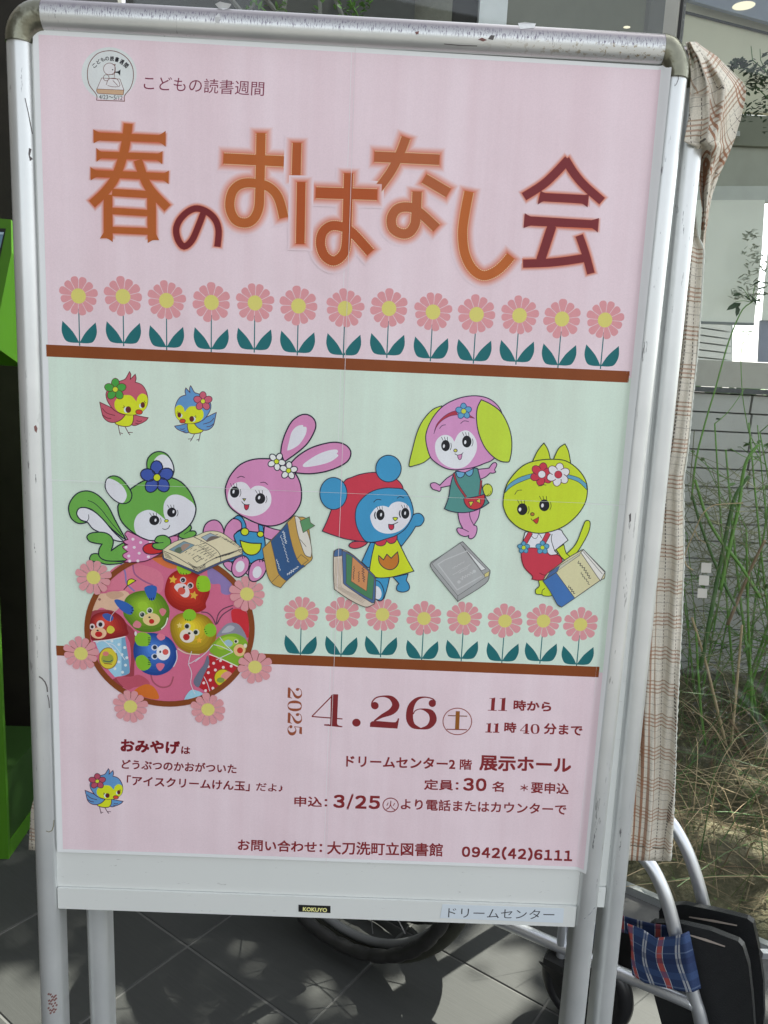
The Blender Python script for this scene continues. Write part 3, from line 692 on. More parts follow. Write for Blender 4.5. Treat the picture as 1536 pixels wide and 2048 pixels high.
a.S(BLU, "322,1092! 360,1062 405,1080 440,1150 440,1200! 402,1195! 395,1130 360,1098", 2, NAVY).S(BLU, "560,1145! 605,1160! 612,1225! 568,1220!", 2, NAVY)
a.S(YG, "385,1300! 480,1325 588,1328! 578,1390 530,1435 460,1435 410,1390", 2.2, NAVY).E(YG, 430, 1217, 38, 36, 0, 2, NAVY).E(YG, 580, 1240, 31, 28, 0, 2, NAVY)
a.S(RAB, "303,1580 330,1490 395,1450 440,1455 472,1500 460,1580 400,1645 335,1645", 2.3, NAVY).E(WT, 385, 1550, 42, 56, 15).L(NAVY, 1.4, "408,1450 412,1478").L(NAVY, 1.4, "428,1450 430,1470")
a.S(RAB, "466,1620 490,1530 560,1485 620,1500 640,1560 600,1650 530,1694 480,1680", 2.3, NAVY).E(WT, 548, 1605, 42, 58, 15).L(NAVY, 1.4, "572,1486 576,1510").L(NAVY, 1.4, "596,1486 602,1508")
HD = "243,830 260,740 310,650 390,570 500,525 620,515 740,530 850,590 930,680 970,790 970,920 930,1010 870,1080 780,1140 670,1162 560,1140 440,1085 340,1025 270,950"
a.S(RAB, HD).S((220, 219, 224), "288,800 340,750 400,738 450,760 485,807! 530,778 600,780 660,820 685,890 670,970 600,1040 500,1068 400,1045 330,1000 275,930 267,870").S(None, HD, 2.6, NAVY)
a.L(NAVY, 1.4, "357,700 395,684 430,697").L(NAVY, 1.4, "580,745 620,742 650,765")
eye(a, 333, 836, 45, 55, 322, 832, 6, .22, 1); eye(a, 578, 898, 49, 52, 568, 889, 6, .22, 1)
a.S((190, 190, 70), "410,898! 440,900! 425,922!", 1.4, NAVY).L(NAVY, 1.3, "400,925 415,945 440,957 476,955").S((186, 50, 72), "424,958! 470,958! 465,990 445,1008 428,992", 1.2, NAVY)
for x, y, r0 in ((735, 542, -60), (850, 630, -85)): a.flower5((222, 226, 222), YG, x, y, 86, 5, r0, 1.9, NAVY, .42, .28)
a.build('printed_rabbit', poster, 'pink rabbit in blue overalls, printed')

def scribble(a, c, p0, d, n, amp, w=1.2, seed=1, up=(0, 0)):
    rd = random.Random(seed); P = []
    for i in range(n + 1):
        t = i / n; k = amp * (1 if i % 2 else -1) * rd.uniform(.3, 1)
        P.append((p0[0] + d[0] * t - d[1] / math.hypot(*d) * k, p0[1] + d[1] * t + d[0] / math.hypot(*d) * k))
    a.L(c, w, P)
a = Art(590).f(0, 0, 1)
OL = (72, 70, 66)
a.S((66, 78, 122), "326,1106! 328,1120 360,1133 396,1149! 440,1128 486,1112! 484,1100!", 1, OL)
a.S((214, 206, 172), "325,1100! 350,1083 388,1073 410,1064 427,1062 444,1066 463,1079 484,1096! 485,1108! 440,1124 396,1144! 360,1129 328,1116!", 1.3, OL)
a.L(OL, 1.3, "388,1074 412,1086 432,1099 441,1112 441,1124").L(OL, 1.3, "325,1101 350,1112 394,1136 415,1124 440,1112 462,1105 484,1098")
a.f(120, 890, 5.12).S((120, 150, 160), "1118,1072! 1270,985! 1380,1025! 1230,1112!", .9, OL, False).S((96, 112, 90), "1170,1080 1220,1045 1260,1060 1230,1105").S((160, 136, 120), "1240,1040 1280,1010 1330,1020 1290,1060 1255,1085")
a.f(400, 810, 4.8).S((150, 168, 180), "12,1270! 100,1230! 190,1270! 70,1312!", .9, OL, False).S((110, 98, 90), "60,1300 110,1260 180,1270 75,1310")
a.f(120, 890, 5.12)
rd = random.Random(3)
for r in range(7):
    for k in range(4):
        x = 1280 + r * 34 + k * 52; y = 1105 + r * 14 - k * 36
        if x < 1500: a.L(OL, .9, [(x, y), (x + rd.uniform(18, 34), y - rd.uniform(10, 22))])
a.S(None, "1360,1160! 1410,1130! 1450,1165! 1400,1200!", 1, OL, False)
for k in range(4): a.L(OL, .9, [(1060 + 6 * k, 1098 + 16 * k), (1120 + 12 * k, 1130 + 14 * k)])
for k in range(5): a.L(OL, 1, [(1310 + 18 * k, 1200 + 22 * k), (1400, 1250 + 14 * k), (1490, 1212 + 14 * k)])
a.f(400, 810, 4.8)
for r in range(7):
    for k in range(3):
        x = 150 + r * 30 + k * 40 - r * 2; y = 1245 + r * 20 + k * 22 - r * 4
        if y < 1400: a.L(OL, .9, [(x, y), (x + rd.uniform(14, 26), y - rd.uniform(2, 12))])
for r in range(6):
    x = -20 + r * 24; a.L(OL, .9, [(x, 1350 + r * 20), (x + 60, 1325 + r * 18)]); a.L(OL, .9, [(x + 10, 1400 + r * 18), (x + 60, 1378 + r * 16)])
for k in range(6): a.L(OL, .9, [(120 + 30 * k, 1480 - 8 * k), (190 + 34 * k, 1450 - 10 * k)])
a.L(OL, 1, "362,1380 408,1410").L(OL, 1, "370,1400 405,1425")
a.build('printed_book', poster, 'open book with pictures, printed')

a = Art(590).f(400, 810, 4.8)
OL = (92, 84, 70)
a.S((190, 154, 78), "905,1062! 945,1075 1030,1115 1075,1440! 1070,1490 960,1580 830,1690 775,1755! 700,1720 650,1640 625,1520 600,1380! 680,1300 760,1220 840,1125!", 1.4, OL)
a.S((50, 86, 130), "840,1130! 680,1310! 720,1480 755,1620 830,1690! 960,1580 1010,1548! 940,1490 895,1380 862,1250!", 1, OL)
a.S((214, 212, 200), "910,1072! 945,1078 1030,1215 1072,1380 1065,1462! 1010,1440 970,1340 935,1220", 1.3, OL).S((190, 154, 78), "930,1480! 970,1435! 1040,1490! 975,1540!", 1, OL, False)
a.S((92, 146, 100), "960,1115! 1050,1073! 1060,1130! 1102,1158! 990,1226!", 1.2, OL, False).L(OL, 1, "690,1700 760,1630").L(OL, 1, "960,1290 1020,1360")
scribble(a, (190, 200, 206), (800, 1210), (25, 120), 12, 12, 1.5, 1); scribble(a, (190, 200, 206), (775, 1250), (75, 260), 16, 7, 1.1, 2)
scribble(a, (190, 200, 206), (735, 1480), (35, 110), 9, 8, 1.3, 3); scribble(a, (200, 208, 212), (945, 1550), (-110, 80), 12, 12, 1.4, 4)
a.build('printed_book', poster, 'blue and gold book with a green bookmark, printed')

a = Art(430).f(630, 890, 6.2042)
DN = (38, 44, 66)
a.S(BLU, "1020,1110! 1120,1000 1200,890 1240,855 1300,850 1345,890 1352,940 1310,1000 1250,1010! 1180,1120 1075,1255! 1020,1200!", 1.8, DN)
a.S(BLU, "690,1210! 745,1215! 700,1520! 650,1520! 580,1450! 620,1360", 1.8, DN)
a.S(BLU, "740,1650! 925,1645! 900,1760 860,1900! 800,1935 740,1900!", 1.8, DN).E(BLU, 786, 1808, 66, 128, -14, 1.8, DN).E((214, 218, 222), 770, 1832, 54, 84, -14)
a.S(BLU, "970,1640! 1155,1600! 1132,1680! 1170,1740 1162,1800 1090,1825 1020,1805 1015,1755 1040,1720!", 1.8, DN)
a.S(YG, "745,1205! 1010,1150! 1080,1290 1150,1430 1227,1565! 1050,1615 900,1645 750,1640 676,1560! 700,1400", 1.8, DN)
a.S((190, 118, 48), "790,1370! 850,1425! 892,1355! 945,1405! 1025,1325! 1040,1440 1000,1520 930,1548 850,1520 795,1450", 1.8, DN)
a.S(RED, "745,1190! 760,1235 820,1253 870,1232 888,1190! 930,1222 985,1212 1018,1160 1015,1110!", 1.6, DN)
a.S((196, 66, 82), "420,1255 460,1205 560,1195 650,1212 580,1265 490,1285", 1.8, DN)
a.S(RED, "205,800! 150,940 90,1068! 200,1110 400,1170 640,1205! 800,1000 1000,700 1095,548! 1075,490 1010,425 880,365 750,340 600,355 460,400 350,470", 1.8, DN)
a.E(BLU, 229, 602, 169, 199, 0, 1.8, DN, 36).E(BLU, 912, 293, 158, 166, 0, 1.8, DN, 36)
HB_ = "500,880 520,760 600,650 720,570 860,535 980,535 1095,550 1160,630 1205,740 1220,840 1190,930 1120,1040 1010,1120 880,1165 760,1200 640,1200 570,1120 515,1000"
a.S(BLU, HB_, 1.8, DN).S((220, 221, 226), "685,900 710,830 770,770 850,755 915,775! 950,730 1020,703 1100,715 1160,760 1187,840 1180,920 1120,1010 1040,1070 930,1100 820,1085 730,1020")
for x, y, hx in ((812, 866, 820), (1120, 848, 1118)):
    eye(a, x, y, 51, 68, hx, y - 2, 0, .22, -1)
    a.L(DN, 1.3, [(x - 62, y - 40), (x - 76, y), (x - 64, y + 50)])
a.S(YG, "966,905 995,897 1027,905 995,940", 1.5, DN).L(DN, 1.6, "912,988 970,985 1030,957").S((196, 52, 76), "913,985! 978,988! 975,1035 945,1053 918,1030", 1.6, DN)
a.L(DN, 1.5, "727,710 770,675 823,682").L(DN, 1.5, "1018,662 1055,640 1105,655")
a.build('printed_bear', poster, 'blue bear in a red hood and yellow dress, printed')
a = Art(590).f(630, 890, 6.2042)
OL = (84, 74, 72)
a.S((206, 194, 176), "232,1350 250,1310 320,1290 480,1370 738,1620! 752,1680 745,1940 715,1982! 620,2010 430,1920 240,1790! 230,1600", 1.5, OL)
a.S((72, 104, 146), "232,1372! 250,1310 320,1290 365,1335 340,1370 250,1385", 1.2, OL)
for k in range(5): a.L((170, 155, 140), .9, [(262 + 18 * k, 1400 + 2 * k), (256 + 18 * k, 1560), (265 + 18 * k, 1760 + 3 * k), (600 + 12 * k, 1960 - 14 * k)])
a.S((72, 104, 146), "335,1310! 480,1375 738,1622! 750,1700 742,1935 705,1960! 540,1855 370,1735 350,1700!", 1.3, OL)
a.S((74, 128, 90), "385,1345! 480,1400 735,1645! 712,1922! 580,1850 400,1730 388,1690!", 1, OL).S((200, 140, 92), "465,1385! 662,1565! 640,1815! 448,1690!", 1, OL, False)
scribble(a, OL, (595, 1520), (10, 180), 12, 16, 1.3, 5); scribble(a, OL, (545, 1570), (0, 130), 9, 10, 1.2, 6); scribble(a, OL, (485, 1500), (-8, 170), 11, 12, 1.2, 7)
a.build('printed_book', poster, 'green book with an orange label, printed')

a = Art(430).f(800, 780, 6.4)
DK = (44, 34, 66); PK = (206, 146, 190); EY = (186, 212, 62)
a.S(EY, "535,203! 420,250 300,380 220,540 160,760 115,960 150,978! 300,930 395,855! 400,600 480,380", 1.8, DK)
a.E((196, 210, 70), 1120, 1280, 64, 78, 0, 1.6, (60, 70, 30)).L((60, 70, 30), 1, "1150,1330 1165,1290").L((60, 70, 30), 1, "1100,1200 1130,1215").L((60, 70, 30), 1, "1110,1355 1140,1330")
a.S(PK, "690,1075! 600,1130 510,1220! 450,1187 400,1195 390,1225 420,1270 470,1285 505,1298 525,1270 520,1250! 650,1222!", 1.8, DK)
a.S(PK, "985,1018! 1140,1000! 1180,945 1220,928 1240,960 1212,1020 1225,1050 1190,1065 1155,1060! 1100,1110 1025,1145!", 1.8, DK)
a.S(PK, "740,1560! 760,1680 805,1775! 745,1765 728,1795 765,1850 830,1875 880,1862! 880,1892 915,1905 960,1870 985,1800 980,1745 945,1730! 1000,1640 1025,1520!", 1.8, DK).L(DK, 1.5, "888,1558 900,1640 945,1730").L(DK, 1.4, "805,1775 880,1815")
a.S((82, 142, 136), "688,1065! 750,1035 850,1050 950,1000 995,1008! 1030,1150 1080,1340 1140,1445! 1040,1510 900,1560 760,1570 640,1550 568,1520! 620,1380 650,1200", 1.9, DK)
a.S(PK, "740,1030! 830,1050 930,1000! 930,960! 740,960!")
a.S((104, 166, 200), "715,1040! 830,1055! 815,1100 770,1125 730,1100", 1.6, DK).S((104, 166, 200), "835,1055! 938,1005! 930,1070 890,1105 850,1085", 1.6, DK)
a.L(DK, 5.2, "690,1068 730,1200 845,1372").L((164, 62, 66), 3.2, "690,1068 730,1200 845,1372").L(DK, 4.6, "1040,1155 1032,1250 1018,1342").L((164, 62, 66), 2.8, "1040,1155 1032,1250 1018,1342")
a.S((192, 58, 66), "815,1388! 950,1370 1083,1335! 1082,1430 1040,1500 960,1530 880,1510 830,1450", 1.8, DK).S((206, 206, 70), "880,1430! 942,1428! 905,1492!", 1.2, DK, False).S((206, 206, 70), "972,1420! 1025,1385! 1028,1452!", 1.2, DK, False).E(RED, 957, 1426, 12, 10)
HD = "330,640 350,500 430,340 560,200 740,110 920,75 1080,90 1200,150 1290,260 1320,420 1300,700 1200,880 1080,940 960,985 840,1010 700,1022 580,1000 460,930 380,840"
a.S(PK, HD, 2, DK)
a.S((170, 56, 76), "433,562! 470,440 560,340 650,285 728,262! 735,318! 640,335 540,390 470,470", .8, DK).S((170, 56, 76), "860,300! 957,364! 860,345!", .8, DK)
a.flower5((96, 160, 196), (196, 206, 70), 815, 272, 96, 5, -92, 1.5, (40, 80, 130), .5, .36)
a.S((220, 224, 228), "447,720 470,640 530,585 600,575 660,605 695,662! 740,570 800,525 870,522 940,580 982,670 978,780 930,880 850,970 740,1005 620,985 520,920 465,830")
a.L(DK, 1.2, "505,495 540,455 585,445").L(DK, 1.2, "775,430 820,395 880,405")
eye(a, 583, 712, 56, 72, 562, 718, 0, .24, 1); eye(a, 855, 660, 60, 76, 835, 668, 0, .24, 1)
a.E((206, 206, 90), 710, 775, 22, 19, 0, 1.4, DK).L(DK, 1.3, "700,815 740,835 780,825 810,800").S((206, 140, 180), "735,835! 795,820! 785,875 765,892 745,875", 1.2, DK)
a.S(EY, "1040,125! 1160,180 1290,280 1380,440 1425,600 1430,760 1405,900 1385,922! 1300,915 1200,860 1090,740 1010,560 980,380 990,230", 2, DK)
a.build('printed_puppy', poster, 'pink puppy with yellow ears and a red bag, printed')

a = Art(430).f(840, 870, 4.0421)
CY = (192, 212, 48); DC = (46, 52, 46)
a.S(CY, "1185,962! 1260,880 1310,760 1335,700 1362,692 1376,715 1365,780 1320,870 1260,960 1200,990", 1.8, DC)
a.S(CY, "905,225! 950,130 1002,65! 1035,120 1055,205!", 1.9, DC).S(CY, "1078,200! 1120,110 1172,72! 1200,130 1220,240!", 1.9, DC)
a.S(CY, "955,1170! 965,1220 935,1250 940,1285 985,1290 1000,1300 1050,1302 1070,1280 1050,1170!", 1.6, DC).L(DC, 1.3, "985,1285 990,1255 1010,1240")
a.S(CY, "1100,925! 1162,885! 1182,955 1212,985 1180,1015 1140,985!", 1.7, DC)
a.S((218, 221, 226), "850,785! 828,880 840,930 930,945 1020,960 1080,977 1112,960! 1088,935! 1197,850! 1160,800 1110,762", 1.7, DC).L(DC, 1.4, "1068,800 1062,850 1088,935").L(DC, 1, "890,800 920,835 945,830 960,800 985,835")
a.S(RED, "820,950 850,915 950,915 1010,925 1050,970 1115,970 1150,1020 1100,1100 1020,1160 960,1175 905,1165! 908,1140 850,1080 825,1020", 1.8, (110, 30, 44)).L((110, 30, 44), 1.4, "965,1115 1000,1132 1030,1130")
for p in ("895,788 848,870", "1040,790 998,870"): a.L(DC, 10.4, p).L(RED, 8, p)
a.flower5((92, 158, 188), CY, 838, 910, 45, 5, -90, 1.4, (40, 90, 120), .52, .4).flower5((92, 158, 188), CY, 990, 910, 50, 5, -90, 1.4, (40, 90, 120), .52, .36)
HD = "672,540 690,430 740,340 830,250 930,210 1060,196 1180,210 1280,280 1340,370 1353,460 1330,560 1260,660 1160,740 1040,785 930,792 810,755 720,680 680,600"
a.S(CY, HD, 2, DC)
a.S((98, 160, 186), "684,470! 712,405 800,345 905,312! 905,345! 800,385 730,425", 1.1, DC).S((98, 160, 186), "1190,318! 1280,345 1345,395! 1350,445! 1280,380 1180,345!", 1.1, DC)
for x, y, c, cc in ((985, 318, RED, (220, 222, 226)), (1118, 320, (220, 222, 224), RED)):
    a.flower5(c, cc, x, y, 90, 6, -80, 1.4, (100, 40, 60), .46, .34)
    a.E(c, x, y, 44, 42).E(cc, x, y, 30, 30, 0, 1, (100, 40, 60))
a.L(DC, 1.1, "765,482 790,450 825,445").L(DC, 1.1, "957,415 985,402 1020,405")
eye(a, 827, 600, 42, 48, 808, 602, 0, .26, 1); eye(a, 1005, 568, 42, 48, 990, 570, 0, .26, 1)
a.E((176, 120, 50), 909, 640, 15, 13, 0, 1.3, DC).L(DC, 1.2, "897,675 915,690 960,662").S((190, 60, 50), "912,690! 960,664! 955,700 940,717", 1, DC)
a.build('printed_kitten', poster, 'yellow kitten in red shorts, printed')
a = Art(590).f(840, 870, 4.0421)
OL = (74, 76, 76)
a.S((206, 202, 160), "1320,925! 1497,1105! 1490,1160 1455,1177 1250,1320 1145,1392! 1110,1370 1050,1260 993,1180! 1030,1120 1110,1060 1210,985", 1.5, OL)
a.S((222, 222, 214), "1300,950! 1322,927! 1495,1110! 1460,1178! 1440,1155!", 1.3, OL, False).L(OL, 1, "1318,940 1475,1125")
a.S((66, 112, 172), "995,1180! 1100,1112! 1252,1320! 1145,1392! 1110,1370 1050,1260", 1.3, OL, False).S((70, 104, 150), "1020,1155! 1050,1108 1130,1055! 1110,1105! 1000,1172!", 1.2, OL, False).S((190, 190, 170), "1130,1055! 1300,950! 1290,972! 1115,1095!", 1, OL, False)
scribble(a, OL, (1280, 1020), (100, 140), 14, 12, 1.4, 8); scribble(a, OL, (1300, 1110), (70, 100), 10, 8, 1.2, 9); scribble(a, OL, (1200, 1220), (50, 65), 8, 9, 1.4, 10)
a.build('printed_book', poster, 'cream and blue book held by the kitten, printed')
a = Art(430).f(840, 870, 4.0421)
a.S((158, 161, 160), "345,862! 567,1095! 562,1130 525,1205 305,1345! 290,1325 100,1090 90,1030! 200,960 325,872!", 1.5, (96, 98, 98))
a.S((168, 171, 170), "325,875! 530,1150! 305,1300! 95,1040! 200,960", 1, (100, 102, 102)).S((214, 218, 216), "345,895! 532,1083! 497,1097!", 1.1, (110, 112, 112)).S((206, 196, 130), "520,1125! 560,1100! 555,1140! 525,1150!", 1, (110, 110, 90), False)
a.L((188, 191, 190), 2.2, "385,935 200,1010 145,1045 300,1252 500,1140", False).L((96, 98, 98), 1, "305,1300 305,1345")
scribble(a, (192, 195, 194), (330, 1165), (110, -65), 11, 13, 1.3, 11); scribble(a, (190, 193, 192), (315, 1115), (70, -40), 8, 5, 1.1, 12); scribble(a, (190, 193, 192), (260, 1078), (100, -55), 8, 5, 1.1, 13); scribble(a, (190, 193, 192), (265, 1130), (145, -85), 4, 2, 1, 14)
a.E((188, 191, 190), 315, 1188, 14, 13).E((188, 191, 190), 438, 1102, 14, 13)
a.build('printed_book', poster, 'grey closed book, printed')
# ================================================================== sign stand
def alu(name, wear):
    m, n, b = new_mat(name)
    v = tex(n); s1 = noise(n, v, 9, 5, .6)
    base = ramp(n, s1, [(.3, (.60, .625, .62)), (.7, (.71, .725, .715))])
    scr = noise(n, tex(n, (260, 260, 30) if wear != 'top' else (420, 60, 90)), 1, 4, .7)
    patch = noise(n, v, 4.5, 3)
    thr = ramp(n, patch, [(.50, (0, 0, 0)), (.62, (1, 1, 1))])
    sp = ramp(n, scr, [(.635, (0, 0, 0)), (.66, (1, 1, 1))])
    mk = mix(n, thr, sp, 1.0, 'MULTIPLY')
    if wear == 'top':
        # grime band along the upper side of the rail, rust freckles to the right
        sx = N(n, 'ShaderNodeSeparateXYZ'); n.links.new(v, sx.inputs[0])
        def band_(sock, a, b_, c, d, base_=0):
            mr = N(n, 'ShaderNodeValToRGB'); e = mr.color_ramp.elements
            mp = N(n, 'ShaderNodeMapRange'); mp.inputs[1].default_value = base_; mp.inputs[2].default_value = base_ + .1
            n.links.new(sock, mp.inputs[0])
            while len(e) < 4: e.new(.5)
            for k, (p, q) in enumerate(((a, 0), (b_, 1), (c, 1), (d, 0))): e[k].position = p; e[k].color = (q, q, q, 1)
            n.links.new(mp.outputs[0], mr.inputs[0]); return mr.outputs[0]
        hi = band_(sx.outputs['Z'], .47, .50, .55, .59, 1.36)
        fine = ramp(n, noise(n, tex(n, (900, 260, 160)), 1, 4, .75), [(.55, (0, 0, 0)), (.56, (1, 1, 1))])
        g1 = mix(n, hi, fine, 1.0, 'MULTIPLY')
        top_d = band_(sx.outputs['Z'], .49, .57, .95, 1.0, 1.36)
        base = mix(n, base, (.22, .20, .21), mix(n, top_d, (.9, .9, .9), 1.0, 'MULTIPLY'))
        base = mix(n, base, (.17, .15, .19), g1)
        lo = band_(sx.outputs['Z'], .38, .41, .47, .51, 1.36)
        rx = ramp(n, sx.outputs['X'], [(.10, (0, 0, 0)), (.26, (1, 1, 1))])
        r1 = ramp(n, noise(n, tex(n, (200, 200, 240)), 1, 4, .7), [(.55, (0, 0, 0)), (.6, (1, 1, 1))])
        rr = mix(n, mix(n, lo, rx, 1.0, 'MULTIPLY'), r1, 1.0, 'MULTIPLY')
        base = mix(n, base, (.28, .22, .12), rr)
    col = mix(n, base, (.16, .16, .17), mk)
    n.links.new(col, b.inputs['Base Color'])
    b.inputs['Metallic'].default_value = .5 if wear != 'top' else .6
    rr = ramp(n, s1, [(.3, (.27, .27, .27)), (.7, (.34, .34, .34))]); n.links.new(rr, b.inputs['Roughness'])
    return m
ALU = alu('anodised_aluminium', 'side'); ALUT = alu('worn_aluminium', 'top')
CAPM = simple('tarnished_cap', (.20, .20, .15), .30, .8, .5, .5, 60, .15, 90)
BOARD = simple('board_white', (.66, .68, .66), .42, 0, .4, .05, 8)
def board_mat():
    m, n, b = new_mat('scuffed_board')
    v = noise(n, tex(n), 6, 4); d = ramp(n, noise(n, tex(n, (70, 70, 240)), 1, 5, .7), [(.66, (0, 0, 0)), (.70, (1, 1, 1))])
    base = mix(n, (.67, .70, .675), (.75, .77, .74), v)
    n.links.new(mix(n, base, (.36, .36, .34), mix(n, d, (.5, .5, .5), 1.0, 'MULTIPLY')), b.inputs['Base Color'])
    b.inputs['Roughness'].default_value = .4; return m
SCUFF = board_mat()
DARKG = simple('foot_rubber', (.03, .03, .03), .7)  # plain black rubber of the foot caps
stand = empty('sign_stand', (0, .01, 0), 'aluminium poster stand with rounded frame, white panels and worn top rail', 'sign stand')
UL, UR, RR, VT = -.3105, .3003, .0121, .4303
def frame(T, rear=False):
    def P(u, v, z=0.0): return T(u, v, z)
    X = (P(1, 0) - P(0, 0)).normalized(); Yv = (P(0, 1) - P(0, 0)).normalized(); Z = (P(0, 0, 1) - P(0, 0)).normalized()
    half = [(RR * math.cos(t), RR * math.sin(t)) for t in [math.pi * i / 16 for i in range(17)]]
    prof = half + [(-RR, -.018), (RR, -.018)]
    zc = -.0045
    for u in (UL, UR):
        m = MB(); m.sweep(prof, P(u, VT - .024, zc), P(u, -HB + .012, zc), X, Z); m.build('upright', ALU, stand, auto=40)
        m = MB(); m.box(P(u, -HB + .0063, -.01), (.028, .034, .0125)); m.build('foot_cap', DARKG, stand)
    # top rail, a little thicker
    r2 = .0142; p2 = [(r2 * math.cos(t), r2 * math.sin(t)) for t in [math.pi * i / 18 for i in range(19)]] + [(-r2, -.019), (r2, -.019)]
    m = MB(); m.sweep(p2, P(UL + .024, VT, zc), P(UR - .015, VT, zc), Yv, Z); m.build('top_rail', ALUT, stand, auto=40)
    for (u, s, c) in ((UL, -1, .024), (UR, 1, .0152)):
        # moulded corner: quarter bend joining the two profiles
        V = []; F = []; k = len(prof); nb = 10
        cu = u - s * c; cv = VT - .0245
        for i in range(nb + 1):
            t = math.pi / 2 * i / nb
            rad_u, rad_v = c, .0245
            d = Vector((s * math.sin(t), math.cos(t)))
            for (a_, z_) in p2:
                q = a_ * (1 + .06 * math.sin(2 * t)) * ((1 - i / nb) + (RR / r2) * i / nb) * 1.03
                V.append(P(cu + s * math.sin(t) * rad_u + d.x * q, cv + math.cos(t) * rad_v + d.y * q, zc + z_ * 1.03))
        k = len(p2)
        for i in range(nb):
            F += [(i * k + j, i * k + (j + 1) % k, (i + 1) * k + (j + 1) % k, (i + 1) * k + j) for j in range(k)]
        F += [tuple(range(k)), tuple(range(nb * k, nb * k + k))]
        m = MB(); m.add(V, F); m.build('corner_cap', CAPM, stand, auto=50)
    # panel and bottom rail
    a = P(UL + RR - .004, -.463, -.0035); bq = P(UR - RR + .004, VT - .0135, -.0035)
    m = MB(); Q = [P(UL + RR - .004, -.4628, -.0015), P(UR - RR + .004, -.4628, -.0015), P(UR - RR + .004, VT - .006, -.0015), P(UL + RR - .004, VT - .006, -.0015)]
    m.prism(Q, Z * -.004); pn = m.build('panel', SCUFF, stand)
    m = MB(); Q = [P(UL + RR + .0003, -.4892, .0012), P(UR - RR - .0003, -.4892, .0012), P(UR - RR - .0003, -.4634, .0012), P(UL + RR + .0003, -.4634, .0012)]
    m.prism(Q, Z * -.016); rl = m.build('bottom_rail', SCUFF, stand)
    return rl
rail = frame(lambda u, v, z=0.0: b2w(u, v, z))
PH = .011
frame(lambda u, v, z=0.0: b2w(u - (v - .44) * PH + .0325, v + u * PH, z - .031), True)
def raily(x, y, lift): return PY(x, y, -.0012 - lift)
# maker's badge and the owner's name sticker on the rail
BLK = simple('badge_black', (.012, .012, .014), .35)
m = MB(); m.prism([raily(597, 1810, .0006), raily(661, 1812.5, .0006), raily(661, 1826, .0006), raily(597, 1823.5, .0006)], (0, .0005, 0)); bd = m.build('maker_badge', BLK, rail)
def flat_text(t, bl, br, h, col, parent, lift, bold, name='lettering'):
    V, F = text_mesh(t, bold)
    A = raily(*bl, lift); B = raily(*br, lift); C = raily(bl[0], bl[1] - h, lift)
    exv = B - A; up = Vector((-exv.z, 0, exv.x)).normalized() * (C - A).length
    o = mesh(name, [A + exv * x + up * y for x, y in V], F, ink(col), None, loc=(0, 0, 0))
    o.parent = parent; o.matrix_parent_inverse = Matrix.Translation(-parent_loc(parent)); return o
def reloc(o, parent):
    """move the mesh data so that it is stored relative to its parent"""
    off = parent_loc(parent); o.matrix_parent_inverse = Matrix.Identity(4)
    for v in o.data.vertices: v.co -= off
    return o
reloc(flat_text('KOKUYO', (605.5, 1822.3), (654, 1824.5), 8.2, (226, 226, 150), rail, .0007, .035), rail)
STK = simple('label_film', (.66, .73, .78), .3, 0, .5, .02)
m = MB(); m.prism([raily(885, 1809, .0004), raily(1128, 1817, .0004), raily(1126, 1846, .0004), raily(880, 1836, .0004)], (0, .0003, 0)); m.build('name_sticker', STK, rail)
reloc(flat_text('ドリームセンター', (896, 1834.5), (1108, 1839), 19, (52, 50, 54), rail, .0005, -.004), rail)
# scuffs: chips on the uprights, tape remnants on the rail
def chip(name, P, mat, surf, parent=stand):
    m = MB(); Q = [surf(x, y) for x, y in P]
    m.add(Q, [tuple(t) for t in tessellate_polygon([Q])]); return m.build(name, mat, parent)
def on_up(u0):
    def f(x, y):
        d = ray(x, y)
        # meet the half round front of the upright
        o = CAMW; cx, cy = u0, .0045; A_ = d.x ** 2 + d.y ** 2; B_ = 2 * ((o.x - cx) * d.x + (o.y - cy) * d.y); C_ = (o.x - cx) ** 2 + (o.y - cy) ** 2 - (RR + .0002) ** 2
        D_ = B_ * B_ - 4 * A_ * C_
        if D_ < 0: return PY(x, y, 0)
        return o + d * ((-B_ - math.sqrt(D_)) / (2 * A_))
    return f
def on_top(x, y):
    d = ray(x, y); o = CAMW; cz, cy = VT + HB, .0045; r = .0144
    A_ = d.z ** 2 + d.y ** 2; B_ = 2 * ((o.z - cz) * d.z + (o.y - cy) * d.y); C_ = (o.z - cz) ** 2 + (o.y - cy) ** 2 - r * r
    D_ = B_ * B_ - 4 * A_ * C_
    return o + d * ((-B_ - math.sqrt(max(0, D_))) / (2 * A_))
WEAR = simple('dark_scratch', (.10, .09, .09), .6); RUSTY = simple('reddish_scuff', (.20, .09, .08), .6); TAPE = simple('old_tape', (.55, .56, .56), .5, 0, .4, .2, 200)
fL = on_up(UL); fR = on_up(UR)
def line_chip(P, w0, mat, surf, name='scratch'):
    V, F = strip(P, [w0] * len(P), False); m = MB(); m.add([surf(*p) for p in V], F); m.build(name, mat, stand)
line_chip([(50, 196), (56, 222), (61, 248), (65, 268)], 1.6, WEAR, fL)
line_chip([(78, 1353), (84, 1357), (90, 1364), (94, 1374), (95, 1384)], 2.6, WEAR, fL); line_chip([(95, 1390), (98, 1402), (99, 1416)], 1.8, WEAR, fL)
line_chip([(92, 1662), (98, 1664), (104, 1661), (107, 1652), (108, 1640)], 1.8, simple('olive_scratch', (.22, .21, .14), .6), fL)
chip('scuff', [(68, 853), (72, 850), (75, 857), (73, 866), (69, 861)], RUSTY, fL); chip('scuff', [(58, 296), (63, 298), (60, 312), (66, 318), (60, 322), (57, 308)], WEAR, fL)
